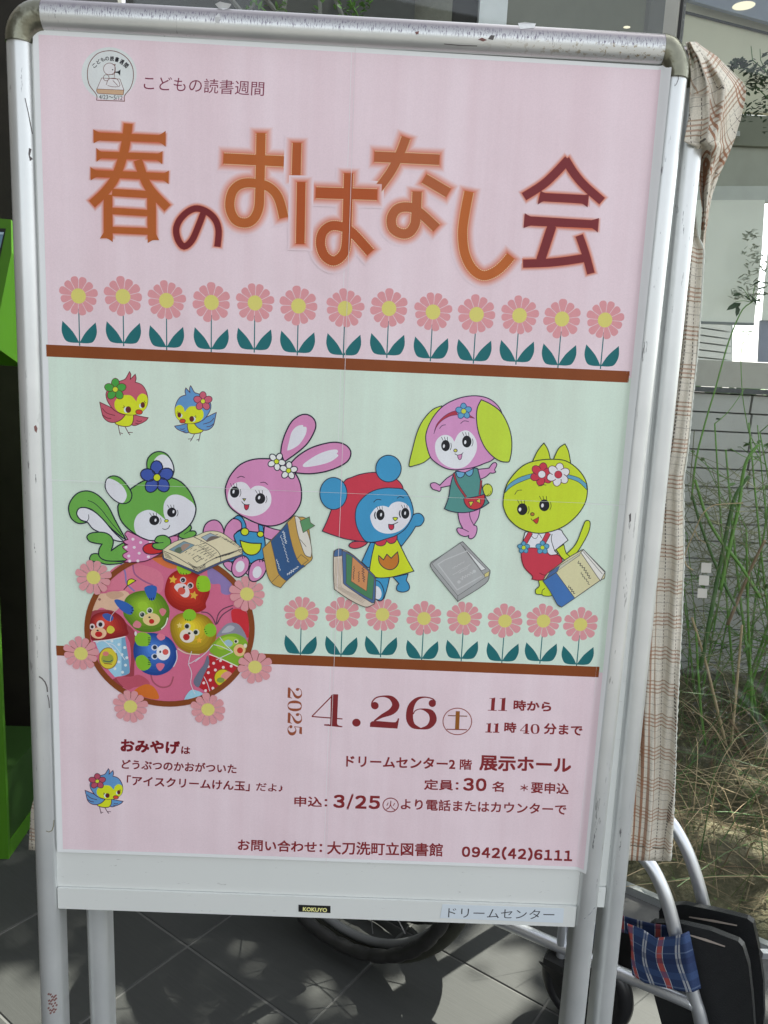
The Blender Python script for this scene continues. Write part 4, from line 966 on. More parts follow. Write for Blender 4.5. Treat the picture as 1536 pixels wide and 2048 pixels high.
for k in range(22):
    x = 97 + (k * 7) % 17; y = 1988 + (k // 5) * 9 + (k * 5) % 7; chip('scuff', [(x - 2.4, y), (x + 1.5, y - 2.6), (x + 2.6, y + .6), (x - 1, y + 3)], RUSTY, fL)
chip('scuff', [(1258, 1030), (1262, 1026), (1262, 1042), (1259, 1045)], WEAR, fR)
line_chip([(1168, 1838), (1180, 1828), (1190, 1815)], 2.2, simple('grey_scratch', (.36, .38, .40), .6), fR)
for x, y, s in ((1345, 150, 2.4), (1352, 142, 1.8), (1362, 151, 2.6), (1368, 143, 1.6), (1349, 168, 1.2), (1356, 160, 1.2), (1370, 160, 1.4), (1364, 138, 1.5)):
    chip('scuff', [(x - s / 2, y), (x, y - s / 2), (x + s / 2, y), (x, y + s / 2)], WEAR, fR)
line_chip([(1356, 148), (1357, 158), (1353, 168), (1349, 172)], 1.2, WEAR, fR)
chip('tape_scrap', [(430, 8), (440, 3), (452, 6), (463, 8), (458, 16), (446, 20), (437, 16)], TAPE, on_top); chip('tape_scrap', [(430, 34), (438, 26), (441, 34), (437, 46), (430, 44)], TAPE, on_top)
chip('tape_scrap', [(1036, 46), (1050, 44), (1072, 47), (1068, 56), (1040, 58)], TAPE, on_top)
chip('scuff', [(956, 79), (964, 75), (974, 80), (966, 83)], RUSTY, on_top); chip('scuff', [(976, 78), (982, 70), (990, 71), (986, 80)], WEAR, on_top); chip('scuff', [(830, 64), (838, 62), (837, 68), (832, 69)], RUSTY, on_top)
line_chip([(888, 88), (920, 91), (954, 92)], 1.6, WEAR, on_top)

# ================================================================== chequered cloth
def plaid(name, base, stripes_u, stripes_v, rough=.85, weave=2600):
    """stripes: (period, [(pos, width, colour)]) in metres over the UV map"""
    m, n, b = new_mat(name)
    uvn = N(n, 'ShaderNodeUVMap'); sx = N(n, 'ShaderNodeSeparateXYZ'); n.links.new(uvn.outputs[0], sx.inputs[0])
    col = N(n, 'ShaderNodeRGB').outputs[0]; col.default_value = (*base, 1)
    for sock, (per, st) in ((sx.outputs[0], stripes_u), (sx.outputs[1], stripes_v)):
        md = N(n, 'ShaderNodeMath', operation='FLOORED_MODULO'); n.links.new(sock, md.inputs[0]); md.inputs[1].default_value = per
        for pos, wd, c, al in st:
            d = N(n, 'ShaderNodeMath', operation='COMPARE'); n.links.new(md.outputs[0], d.inputs[0]); d.inputs[1].default_value = pos; d.inputs[2].default_value = wd / 2
            al_ = N(n, 'ShaderNodeMath', operation='MULTIPLY'); n.links.new(d.outputs[0], al_.inputs[0]); al_.inputs[1].default_value = abs(al)
            f = al_.outputs[0]
            if al < 0:      # dashed thread
                o = sx.outputs[1] if sock == sx.outputs[0] else sx.outputs[0]
                m2 = N(n, 'ShaderNodeMath', operation='FLOORED_MODULO'); n.links.new(o, m2.inputs[0]); m2.inputs[1].default_value = .0042
                g = N(n, 'ShaderNodeMath', operation='LESS_THAN'); n.links.new(m2.outputs[0], g.inputs[0]); g.inputs[1].default_value = .0026
                f2 = N(n, 'ShaderNodeMath', operation='MULTIPLY'); n.links.new(f, f2.inputs[0]); n.links.new(g.outputs[0], f2.inputs[1]); f = f2.outputs[0]
            col = mix(n, col, c, f)
    nz = noise(n, uvn.outputs[0], 700, 2)
    g = ramp(n, nz, [(.3, (.84, .84, .84)), (.7, (1.06, 1.06, 1.06))])
    n.links.new(mix(n, col, g, 1.0, 'MULTIPLY'), b.inputs['Base Color'])
    b.inputs['Roughness'].default_value = rough; b.inputs['Specular IOR Level'].default_value = .15
    bump(n, b, noise(n, uvn.outputs[0], weave, 1), .25, .0006)
    return m
RU = (.29, .12, .055); TH = (.06, .05, .045); RL = (.28, .17, .10)
CLOTH = plaid('chequered_cotton', (.64, .60, .51),
    (.050, [(.004, .0026, RU, .85), (.010, .0026, RU, .85), (.016, .0022, RU, .7), (.0215, .0014, RL, .7), (.031, .0009, TH, -.85), (.042, .0009, TH, -.85)]),
    (.040, [(.004, .0015, RL, .75), (.0085, .0019, RU, .6), (.013, .0019, RU, .6), (.0175, .0015, RL, .7), (.030, .0007, TH, .5), (.038, .0007, TH, .35)]))
cloth = empty('chequered_cloth', (.1, .05, 1.4), 'cream and rust chequered cloth draped behind the sign stand', 'cloth')
def curve_at(tab, y):
    if y <= tab[0][0]: return tab[0][1]
    for (y0, x0), (y1, x1) in zip(tab, tab[1:]):
        if y <= y1: return x0 + (x1 - x0) * (y - y0) / (y1 - y0)
    return tab[-1][1]
RE = [(100, 1365), (290, 1368), (470, 1396), (500, 1408), (600, 1403), (700, 1396), (800, 1385), (900, 1376), (960, 1367), (1050, 1367), (1120, 1368), (1250, 1363), (1350, 1358), (1450, 1353), (1550, 1350), (1650, 1346), (1722, 1341)]
LE = [(100, 70), (1500, 92), (1620, 62), (1690, 58), (1700, 58)]
def grid_uv(name, fn, uvf, nu, nv, mat, parent, thick=.0008):
    V = []; UV = []
    for j in range(nv + 1):
        for i in range(nu + 1):
            V.append(fn(i / nu, j / nv)); UV.append(uvf(i / nu, j / nv))
    F = [(j * (nu + 1) + i, (j + 1) * (nu + 1) + i, (j + 1) * (nu + 1) + i + 1, j * (nu + 1) + i + 1) for j in range(nv) for i in range(nu)]
    o = mesh(name, V, F, mat, parent, None, True, None, UV)
    s = o.modifiers.new('thickness', 'SOLIDIFY'); s.thickness = thick; s.offset = 0
    return o
def main_pt(a, b):
    yl = 100 + b * 1600; yr = 100 + b * 1622
    xl = curve_at(LE, yl); xr = curve_at(RE, yr)
    a2 = 1 - (1 - a) ** 1.6
    x = xl * (1 - a2) + xr * a2; y = yl * (1 - a2) + yr * a2
    Y = .062 + .0035 * math.sin(a2 * 40 + b * 3) + .003 * math.sin(b * 17 + a2 * 9)
    dpx = xr - x; Y += (.0050 * math.sin(dpx * .13 + b * 5) + .003 * math.sin(dpx * .29 - b * 9)) * math.exp(-dpx / 110) + .004 * math.exp(-dpx / 30) * math.sin(b * 13)
    return PY(x, y, Y)
def main_uv(a, b):
    p = main_pt(a, b); yr = 100 + b * 1622
    edge = PY(curve_at(RE, yr), yr, .062).x
    return (.3 - (edge - p.x) * (1 if b > .5 else 1.0 + 1.6 * (.5 - b)), p.z + .03 * p.x)
grid_uv('hanging_sheet', main_pt, main_uv, 150, 120, CLOTH, cloth)
# folded corner that bulges out beside the top of the stand
FLc = [(84, 1372), (120, 1380), (150, 1382), (190, 1379), (230, 1378), (286, 1367), (289, 1388), (330, 1394), (370, 1399), (420, 1405), (470, 1402), (560, 1392), (620, 1386)]
FRc = [(84, 1392), (95, 1406), (112, 1434), (140, 1461), (165, 1486), (178, 1492), (200, 1490), (240, 1481), (280, 1469), (320, 1452), (350, 1438), (390, 1424), (420, 1418), (470, 1411), (560, 1404), (620, 1401)]
def flap_pt(a, b):
    y = 84 + b * 520; yy = y + 10 * math.sin(a * 3.14) * (b < .1)
    xl = curve_at(FLc, y); xr = curve_at(FRc, y); x = xl * (1 - a) + xr * a
    Yb = .0185 + .036 * sst(280, 330, y) if a < .5 else .0185 + .045 * sst(.5, 1, a) + .036 * (1 - sst(.5, 1, a)) * sst(280, 330, y)
    f1 = .30 + .25 * sst(100, 420, y); f2 = .62
    fold = -.009 * math.exp(-((a - f1) / .09) ** 2) * sst(100, 200, y) - .011 * math.exp(-((a - f2) / .08) ** 2) * sst(90, 160, y) + .004 * math.sin(a * 14 + b * 9)
    Y = max(.0165 if a > .25 and y < 280 else .0185, Yb + fold) if y < 285 and a < .3 else Yb + fold
    if y >= 285 or a >= .3: Y += .030 * sst(420, 500, y)
    return PY(x, y, Y)
def flap_uv(a, b):
    p = flap_pt(a, b); y = 84 + b * 520
    x, z = p.x, p.z; d1 = R_(-32); k = 0
    f1 = .30 + .25 * sst(100, 420, y)
    if a > .62: d1 = R_(-48); k = .011
    elif a < f1: d1 = R_(-8) if y > 190 else R_(-26); k = .02
    x2 = x * math.cos(d1) - z * math.sin(d1) + k; z2 = x * math.sin(d1) + z * math.cos(d1)
    return (x2 * 1.0, z2)
grid_uv('folded_corner', flap_pt, flap_uv, 60, 110, CLOTH, cloth)
SELV = simple('selvage_thread', (.62, .64, .58), .9, 0, .2, .3, 900)
m = MB(); P = [PY(curve_at(RE, y) + + .2, y, .0605) for y in range(430, 1722, 6)]; m.tube(P, [.0009 + .0004 * math.sin(i * 2.1) for i in range(len(P))], 6); m.build('selvage', SELV, cloth, smooth=True)
m = MB(); m.grid(lambda a, b: PY(1262 + a * 80, 1690 + a * 8 + b * 1.6, .0595), 10, 1); m.build('hem_stitch', simple('hem_thread', (.10, .09, .07), .8), cloth)

# ================================================================== floor
TD = R_(-36.5); TA = Vector((math.cos(TD), math.sin(TD), 0)); TB = Vector((-math.sin(TD), math.cos(TD), 0))
T0 = PF(375, 1898)
def tile_mat():
    m, n, b = new_mat('slate_tile')
    oi = N(n, 'ShaderNodeObjectInfo')
    st = noise(n, tex(n, (9, 150, 9)), 1, 5, .65); bl = noise(n, tex(n), 5, 4)
    c = mix(n, (.028, .030, .028), (.047, .049, .046), st); c = mix(n, c, (.064, .065, .061), mix(n, bl, (.4, .4, .4), 1.0, 'MULTIPLY'))
    c = mix(n, c, ramp(n, oi.outputs['Random'], [(0, (.92, .92, .92)), (1, (1.07, 1.07, 1.07))]), 1.0, 'MULTIPLY')
    n.links.new(c, b.inputs['Base Color']); b.inputs['Roughness'].default_value = .62; b.inputs['Specular IOR Level'].default_value = .35
    bump(n, b, st, .12, .003); return m
TILE = tile_mat()
G = 60.0
floor = mesh('floor', [(-G, -G, .0042), (G, -G, .0042), (G, G, .0042), (-G, G, .0042)], [(0, 1, 2, 3)], simple('grout', (.115, .115, .11), .9, 0, .2, .2, 40))
tag(floor, kind='structure')
S_ = .300; g_ = .0022
tm = bpy.data.meshes.new('tile'); bm = bmesh.new()
bmesh.ops.create_cube(bm, size=1); bmesh.ops.scale(bm, vec=(S_ - 2 * g_, S_ - 2 * g_, .006), verts=bm.verts)
bmesh.ops.bevel(bm, geom=[e for e in bm.edges if all(v.co.z > 0 for v in e.verts)], offset=.0012, segments=1, affect='EDGES')
bm.to_mesh(tm); bm.free(); tm.materials.append(TILE)
GL0 = PF(1258, 1796) + TB * .0; gdist = (GL0 - T0).dot(TB)
for i in range(-7, 7):
    for j in range(-6, 7):
        c = T0 + TA * (S_ * (i + .5)) + TB * (S_ * (j + .5))
        if (c - T0).dot(TB) + S_ / 2 > gdist + .02: continue
        if (c - Vector((0.1, .2, 0))).length > 1.9: continue
        o = bpy.data.objects.new('tile', tm); COL.objects.link(o); o.parent = floor; o.rotation_euler = (0, 0, TD)
        o.location = (c.x, c.y, -.003 + .0062 + random.uniform(-.0003, .0003))
# garden bed beyond the glass
rg = random.Random(5)
def soil_h(x, y):
    return .006 + .018 * math.sin(x * 7 + 1) * math.sin(y * 6) + .012 * math.sin(x * 19 + y * 11) + .007 * math.sin(x * 43 - y * 37)
def soil_fn(a, b):
    p = T0 + TA * (-2.6 + a * 5.2) + TB * (gdist + .018 + b * 2.6)
    return Vector((p.x, p.y, .014 + (.034 + soil_h(p.x, p.y)) * sst(0, .06, b) + rg.uniform(-.004, .004)))
m = MB(); m.grid(soil_fn, 200, 110)
def soil_mat():
    m_, n, b = new_mat('garden_soil')
    a1 = noise(n, tex(n), 38, 6, .7); a2 = noise(n, tex(n), 7, 4)
    c = ramp(n, a1, [(.30, (.025, .021, .014)), (.48, (.07, .056, .034)), (.60, (.14, .115, .07)), (.74, (.32, .28, .19))])
    c = mix(n, c, (.09, .10, .04), mix(n, a2, (.6, .6, .6), 1.0, 'MULTIPLY'))
    n.links.new(c, b.inputs['Base Color']); b.inputs['Roughness'].default_value = .95; bump(n, b, a1, .8, .02); return m_
bed = m.build('garden_bed', soil_mat(), smooth=True); tag(bed, kind='structure')
m = MB(); q0 = T0 + TB * (gdist + .006) - TA * 2.6; Q = [q0, q0 + TA * 5.2, q0 + TA * 5.2 + TB * .016, q0 + TB * .016]
m.prism([p + Vector((0, 0, .0)) for p in Q], (0, 0, .022)); tag(m.build('kerb_strip', simple('sill_metal', (.40, .42, .42), .45, .5), None), kind='structure')

# ================================================================== glass wall with its posts and stickers
def PG(x, y, off=0.0): return PN(x, y, T0 + TB * (gdist + off), TB)
gw = empty('glass_wall', T0 + TB * gdist + TA * 1.2, 'glass wall with a slim grey post behind the sign stand', 'glass wall')
gm, n, b = new_mat('window_glass')
n.nodes.remove(b); tr = N(n, 'ShaderNodeBsdfTransparent'); tr.inputs[0].default_value = (.95, .97, .96, 1); gl = N(n, 'ShaderNodeBsdfGlossy'); gl.inputs['Roughness'].default_value = .03
fr = N(n, 'ShaderNodeLayerWeight'); fr.inputs[0].default_value = .5; ms = N(n, 'ShaderNodeMixShader')
fc = ramp(n, fr.outputs[1], [(0, (.025, .025, .025)), (.55, (.04, .04, .04)), (.8, (.12, .12, .12)), (1, (.9, .9, .9))])
n.links.new(fc, ms.inputs[0]); n.links.new(tr.outputs[0], ms.inputs[1]); n.links.new(gl.outputs[0], ms.inputs[2]); n.links.new(ms.outputs[0], n.nodes['Material Output'].inputs[0])
FRM = simple('window_frame_grey', (.42, .42, .37), .5, .3); FRD = simple('window_gasket', (.03, .03, .03), .6)
pm = PG(1347, 30); s0 = (pm - T0).dot(TA)
def gslab(s_a, s_b, z0, z1, o0, o1):
    q = [T0 + TA * s_a + TB * (gdist + o0), T0 + TA * s_b + TB * (gdist + o0), T0 + TA * s_b + TB * (gdist + o1), T0 + TA * s_a + TB * (gdist + o1)]
    m = MB(); m.prism([Vector((p.x, p.y, z0)) for p in q], (0, 0, z1 - z0)); return m
for sa, sb in ((s0 + .018, s0 + 1.9), (s0 - 1.6, s0 - .016)):
    gslab(sa, sb, .022, 3.2, 0, .006).build('glass_pane', gm, gw)
gslab(s0 - .012, s0 + .012, .022, 3.2, -.015, .02).build('post', FRM, gw); gslab(s0 + .0122, s0 + .0178, .022, 3.2, -.006, .012).build('gasket', FRD, gw)
STW = simple('sticker_white', (.82, .80, .72), .6)
for x, y, s in ((1413, 1136, 10), (1408.5, 1161, 10), (1405, 1187, 9.5)):
    m = MB(); m.prism([PG(x - s, y - s - .6, -.0004), PG(x + s, y - s + .6, -.0004), PG(x + s - 1, y + s, -.0004), PG(x - s - 1, y + s - 1, -.0004)], TB * .0003)
    o = m.build('warning_sticker', STW, gw)

# ================================================================== building across the garden
YB = 1.95
bld = empty('neighbouring_building', (1.2, YB, 0), 'grey slatted building wall with a wide window across the garden bed', 'building')
SID = simple('siding_grey', (.45, .45, .43), .7, 0, .3, .14, 9, .2, 40); SIDD = simple('siding_joint', (.13, .13, .12), .8)
ztop = PY(1460, 787, YB).z; zs = PY(1460, 722, YB).z; rowh = .0665
m = MB(); m.box((.6, YB + .034, ztop / 2), (4.6, .02, ztop)); m.build('backing_wall', SIDD, bld)
k = 0; z = ztop - .004
joints = {0: [1.57], 1: [1.55]}
while z > .02:
    cuts = [-1.7, -.55, .35 + .3 * (k % 2), PY(1502 - k * 1.2, 810 + 37 * k, YB).x if k < 5 else 1.7 + .2 * (k % 3), 2.9]
    for a_, c_ in zip(cuts, cuts[1:]):
        m = MB(); m.box(((a_ + c_) / 2, YB + .014, z - rowh / 2 + .003), (c_ - a_ - .008, .03, rowh - .006), Matrix.Rotation(R_(4), 4, 'X')); m.build('siding_board', SID, bld)
    z -= rowh; k += 1
m = MB(); m.box((.6, YB + .01, ztop + .010), (4.6, .06, .018)); m.build('sill_flashing', simple('flashing_dark', (.06, .065, .07), .5), bld)
m = MB(); m.box((.6, YB + .012, (ztop + .02 + zs) / 2), (4.6, .05, zs - ztop - .022)); m.build('sill_panel', simple('sill_panel_grey', (.40, .39, .35), .7, 0, .3, .1), bld)
def wx(x, y): return PY(x, y, YB).x
def wz(x, y): return PY(x, y, YB).z
def wbox(x0, x1, z0, z1, y0, y1, mat, name):
    m = MB(); m.box(((x0 + x1) / 2, (y0 + y1) / 2, (z0 + z1) / 2), (x1 - x0, y1 - y0, z1 - z0)); return m.build(name, mat, bld)
zT = 2.75
wbox(wx(958, 10), wx(1013, 10), zs, zT, YB - .03, YB + .05, simple('white_post', (.62, .64, .66), .5), 'window_post')
wbox(wx(906, 10), wx(957, 10), zs, zT, YB + .02, YB + .06, simple('dark_slot', (.02, .02, .02), .8), 'window_slot')
wbox(wx(740, 10), wx(905, 10), zs, zT, YB, YB + .08, simple('render_beige', (.16, .16, .135), .9, 0, .2, .2, 60, .3, 300), 'wall_panel')
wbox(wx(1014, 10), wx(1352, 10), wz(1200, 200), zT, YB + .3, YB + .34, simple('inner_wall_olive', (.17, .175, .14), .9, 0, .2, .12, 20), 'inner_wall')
wbox(wx(1301, 10), wx(1336, 10), zs, zT, YB, YB + .05, simple('frame_dark', (.10, .10, .09), .6), 'window_post')
# upper part seen through the window: pale wall, panels toned for its dark and light bands, ceiling with a round lamp
xR = 2.3; xL = wx(1300, 10)
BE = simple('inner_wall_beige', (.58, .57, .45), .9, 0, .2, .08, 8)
def slant(P, y0, th, mat, name):
    if len(P) == 4 and P[0][0] in (1330, 1300):       # carry the piece on past both sides of the view
        (a, b, c, d) = P
        f = lambda p, q, x: (x, p[1] + (q[1] - p[1]) * (x - p[0]) / (q[0] - p[0]))
        P = [f(a, b, 1060), f(a, b, 2050) if b[0] == 1700 else b, f(d, c, 2050) if c[0] == 1700 else c, f(d, c, 1060)]
    m = MB(); m.prism([PY(x, y, y0) for x, y in P], (0, th, 0)); return m.build(name, mat, bld)
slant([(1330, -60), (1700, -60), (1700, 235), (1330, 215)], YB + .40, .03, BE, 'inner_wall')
slant([(1330, 222), (1700, 240), (1700, 300), (1330, 284)], YB + .36, .04, simple('dark_band_tone', (.17, .18, .14), .9), 'dark_band_panel')  # dark band in the window glass put in as a dark panel
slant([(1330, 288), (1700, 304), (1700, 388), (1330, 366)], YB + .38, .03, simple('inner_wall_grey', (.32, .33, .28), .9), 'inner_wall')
slant([(1300, 258), (1480, 262), (1480, 272), (1300, 268)], YB + .33, .02, simple('light_band_tone', (.34, .35, .33), .6), 'light_band_strip')  # light band in the window glass put in as a pale strip
slant([(1330, 372), (1700, 372), (1700, 404), (1330, 404)], YB + .30, .03, simple('pale_band_tone', (.40, .42, .39), .7), 'pale_band_panel')  # paler band in the window glass put in as a panel
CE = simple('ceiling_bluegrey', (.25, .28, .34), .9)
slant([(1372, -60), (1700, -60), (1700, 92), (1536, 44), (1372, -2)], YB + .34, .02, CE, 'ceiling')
slant([(1365, 20), (1536, 64), (1700, 108), (1700, 111), (1536, 67), (1365, 23)], YB + .385, .01, FRD, 'ceiling_joint')
lm, n, b = new_mat('downlight_glow'); b.inputs['Base Color'].default_value = (.7, .66, .5, 1); b.inputs['Emission Color'].default_value = (1, .9, .66, 1); b.inputs['Emission Strength'].default_value = .22
m = MB(); m.prism([PY(1488 + 23 * math.cos(t), 11 + 8.5 * math.sin(t) - 3 * math.cos(t), YB + .335) for t in [2 * math.pi * i / 24 for i in range(24)]], (0, .004, 0)); m.build('downlight', lm, bld)
m = MB(); m.prism([PY(1254 + 7 * math.cos(t), 54 + 2.4 * math.sin(t), YB + .28) for t in [2 * math.pi * i / 12 for i in range(12)]], (0, .004, 0)); m.build('downlight', lm, bld)
# roller blinds and bright gap
bm_, n, b = new_mat('roller_blind'); n.nodes.remove(b); df = N(n, 'ShaderNodeBsdfDiffuse'); tl = N(n, 'ShaderNodeBsdfTranslucent'); mm = N(n, 'ShaderNodeMixShader'); mm.inputs[0].default_value = .35
wv = noise(n, tex(n), 12, 3); cc = mix(n, (.74, .76, .71), (.82, .84, .78), wv); n.links.new(cc, df.inputs[0]); n.links.new(cc, tl.inputs[0]); n.links.new(df.outputs[0], mm.inputs[1]); n.links.new(tl.outputs[0], mm.inputs[2]); n.links.new(mm.outputs[0], n.nodes['Material Output'].inputs[0])
slant([(1330, 400), (1530, 400), (1524, 500), (1508, 646), (1330, 640)], YB + .10, .003, bm_, 'roller_blind')
slant([(1330, 640), (1509, 646), (1508, 651), (1330, 645)], YB + .096, .014, simple('blind_bar', (.16, .18, .18), .5), 'blind_bar')
slant([(1546, 400), (1700, 400), (1700, 650), (1524, 640), (1530, 560)], YB + .10, .003, bm_, 'roller_blind')
slant([(1521, 640), (1700, 650), (1700, 728), (1517, 724)], YB + .12, .01, simple('dark_pane', (.22, .24, .30), .4), 'side_pane')
# white louvred fence and hedge beyond the window
lf = empty('louvre_fence', (1.5, 3.0, 0), 'white slatted louvre screen seen under the roller blind', 'fence')
WP = simple('white_paint', (.80, .82, .80), .6)
for k in range(6):
    m = MB(); y0 = 640 + 15.5 * k; m.prism([PY(1340, y0 - 8, 3.0), PY(1462, y0 + 12 - 1.4 * k, 3.0), PY(1462, y0 + 23 - 1.4 * k, 3.0), PY(1340, y0 + 5, 3.0)], (0, .03, 0)); m.build('slat', WP, lf)
m = MB(); m.prism([PY(1340, 600, 3.04), PY(1466, 640, 3.04), PY(1464, 735, 3.04), PY(1340, 735, 3.04)], (0, .02, 0)); m.build('backing', simple('louvre_shade', (.50, .54, .53), .8), lf)
hg = MB()
for k in range(500):
    x = rg.uniform(-1, 12); y = rg.uniform(11, 12.2); z = rg.uniform(.0, 1.22) 
    d = Vector((rg.uniform(-1, 1), rg.uniform(-1, 1), rg.uniform(-1, 1))).normalized(); e = d.cross(Vector((.3, .5, .8))).normalized()
    c = Vector((x, y, z)); hg.add([c + d * .22, c + e * .16, c - d * .22, c - e * .16], [(0, 1, 2, 3)])
ho = hg.build('hedge', simple('hedge_leaf', (.10, .19, .06), .7)); tag(ho, 'low green hedge far beyond the window', 'hedge')

# dark doorway wall at the far left
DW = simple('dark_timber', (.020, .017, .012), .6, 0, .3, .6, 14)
dw = empty('dark_wall', (-1.2, 1.15, 0), 'dark timber wall in deep shade left of the sign stand, its unseen side return added to darken reflections', 'wall')
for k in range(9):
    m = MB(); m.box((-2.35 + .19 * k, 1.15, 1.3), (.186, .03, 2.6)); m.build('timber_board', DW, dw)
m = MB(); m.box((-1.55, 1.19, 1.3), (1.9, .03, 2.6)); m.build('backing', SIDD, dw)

for k in range(10):  # unseen side return added to darken the reflections in the uprights
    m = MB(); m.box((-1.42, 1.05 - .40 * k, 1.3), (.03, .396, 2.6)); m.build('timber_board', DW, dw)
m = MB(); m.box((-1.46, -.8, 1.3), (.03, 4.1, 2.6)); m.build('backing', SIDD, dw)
# ================================================================== folded wheelchair behind the stand
WD = R_(-36.5); WA = Vector((math.cos(WD), math.sin(WD), 0)); WN = Vector((math.sin(WD), -math.cos(WD), 0))   # WN points to the viewer
W0 = PF(800, 1936)
def PW(x, y, off=0.0): return PN(x, y, W0 + WN * off, WN)
wc = empty('wheelchair', W0, 'folded silver wheelchair with navy tartan calf strap and black footplates behind the sign', 'wheelchair')
STEEL = simple('painted_silver_tube', (.62, .64, .66), .28, .75, .5, .06, 20)
RUB = simple('black_rubber', (.018, .018, .017), .55, 0, .4, .2, 60); RUBO = simple('tyre_rubber', (.030, .031, .022), .7, 0, .3, .2, 40)
RIM = simple('rim_alloy', (.15, .155, .155), .55, .1, .5, .06, 30); PLB = simple('footplate_plastic', (.016, .017, .018), .38, 0, .5, .2, 120, .2, 500)
SPK = simple('spoke_steel', (.25, .25, .25), .35, .8)
def circ(c, R, off=0, n=72, a0=0, a1=360):
    return [c + WN * off + WA * (R * math.cos(R_(a0 + (a1 - a0) * i / n))) + Vector((0, 0, R * math.sin(R_(a0 + (a1 - a0) * i / n)))) for i in range(n)]
def big_wheel(off):
    R = .280; c = Vector((.02, .54, R + .007))
    m = MB(); m.tube(circ(c, R - .0145, off), .0145, 12, closed=True); wh = m.build('wheel', RUBO, wc, smooth=True)
    m = MB(); m.tube(circ(c, R - .034, off), .0085, 8, closed=True); m.build('rim', RIM, wh, smooth=True)
    m = MB()
    for k in range(18):
        t = R_(20 * k + 7); s = 1 if k % 2 else -1
        m.tube([c + WN * (off + .018 * s) + WA * (.02 * math.cos(t + .5)) + Vector((0, 0, .02 * math.sin(t + .5))), c + WN * off + WA * ((R - .05) * math.cos(t)) + Vector((0, 0, (R - .05) * math.sin(t)))], .0011, 6)
    m.build('spokes', SPK, wh)
    m = MB(); m.tube([c + WN * (off - .03), c + WN * (off + .03)], .022, 16); m.build('hub', RUB, wh, smooth=False)
    hr = MB(); Rh = R - .030
    P = circ(c, Rh, off + .032, 144)
    hr.tube(P, [.0105 + .0022 * (abs(math.sin(i * math.pi / 4)) ** .5) for i in range(144)], 10, closed=True); hr.build('hand_rim', RUB, wh, smooth=True)
big_wheel(0); big_wheel(-.13)
def path(P, off): return [PW(x, y, off) for x, y in P]
def smooth3(P, st=5):
    n = len(P); out = []
    for i in range(n - 1):
        p0 = P[max(0, i - 1)]; p1 = P[i]; p2 = P[i + 1]; p3 = P[min(n - 1, i + 2)]
        for k in range(st):
            t = k / st; out.append(.5 * (2 * p1 + (p2 - p0) * t + (2 * p0 - 5 * p1 + 4 * p2 - p3) * t * t + (3 * p1 - p0 - 3 * p2 + p3) * t ** 3))
    out.append(P[-1]); return out
fo = -.045
m = MB(); m.tube(smooth3(path([(1180, 1655), (1240, 1675), (1285, 1712), (1308, 1742), (1328, 1785), (1342, 1830), (1352, 1872), (1368, 1925), (1388, 1995), (1400, 2035), (1414, 2110), (1424, 2180)], fo)), .0105, 14); m.build('front_tube', STEEL, wc, smooth=True)
m = MB(); m.tube(smooth3(path([(1230, 1560), (1290, 1590), (1336, 1638), (1357, 1668), (1377, 1708), (1396, 1765), (1411, 1825), (1428, 1900), (1450, 2000)], fo - .13)), .0105, 14); m.build('front_tube', STEEL, wc, smooth=True)
m = MB(); m.tube(smooth3(path([(900, 1800), (1010, 1846), (1120, 1893), (1250, 1950), (1330, 1983), (1388, 2008)], fo)), .0105, 12); m.build('lower_tube', STEEL, wc, smooth=True)
m = MB(); m.tube(smooth3(path([(1130, 1700), (1128, 1800), (1125, 1870), (1121, 1926)], fo)), .0088, 12); m.build('fork_stem', STEEL, wc, smooth=True)
m = MB(); m.tube(path([(800, 1500), (790, 1650)], fo), .0105, 12); m.tube(path([(1180, 1655), (790, 1600)], fo), .0105, 12); m.build('side_tube', STEEL, wc, smooth=True)
m = MB(); m.prism([PW(x, y, fo - .075) for x, y in ((1222, 1846), (1292, 1850), (1296, 1958), (1232, 1930))], WN * -.004); m.build('side_guard', RUB, wc)
# caster
cc = PW(1140, 2125, fo); cc.z = max(cc.z, .082)
m = MB(); cR = .080
m.tube(circ(cc, cR - .013, fo, 48), .0145, 12, closed=True)
cw = m.build('caster_wheel', simple('caster_tyre', (.02, .02, .021), .28, 0, .5), wc, smooth=True)
m = MB(); m.tube([cc + WN * (fo - .012), cc + WN * (fo + .012)], .064, 28); m.build('rim', RUB, cw)
m = MB(); top_ = PW(1118, 1922, fo)
for s in (-1, 1):
    m.prism([top_ + WN * (.021 * s) + WA * -.026, top_ + WN * (.021 * s) + WA * .016, cc + WN * (fo + .021 * s) + WA * .016 + Vector((0, 0, -.008)), cc + WN * (fo + .021 * s) + WA * -.034 + Vector((0, 0, -.008))], WN * .003)
m.prism([top_ + WN * -.021 + WA * -.018, top_ + WN * .024 + WA * -.018, top_ + WN * .024 + WA * .016, top_ + WN * -.021 + WA * .016], (0, 0, .012))
m.build('caster_fork', RUB, wc)
# footplates turned up on edge
def plate(P, slot, off, lab=None):
    Q = [PW(x, y, off) for x, y in P]
    m = MB(); m.prism(Q, WN * -.013)
    o = m.build('footplate', PLB, wc)
    bv = o.modifiers.new('edge', 'BEVEL'); bv.width = .0035; bv.segments = 2; bv.limit_method = 'ANGLE'
    (x0, y0), (x1, y1) = slot
    m = MB(); V, F = strip([(x0, y0), ((x0 + x1) / 2, (y0 + y1) / 2 - .6), (x1, y1)], [2.2, 5, 2.4], False); m.add([PW(x, y, off + .0008) for x, y in V], F); m.build('slot', simple('slot_highlight', (.42, .36, .31), .6), o)  # pale strip paints the highlight inside the slot
plate([(1298, 1851), (1306, 1845), (1360, 1848), (1420, 1862), (1476, 1884), (1486, 1894), (1497, 1930), (1504, 1990), (1510, 2070), (1506, 2150), (1350, 2150), (1330, 2070), (1308, 1990), (1296, 1900)], ((1372, 1868), (1450, 1893)), fo - .030)
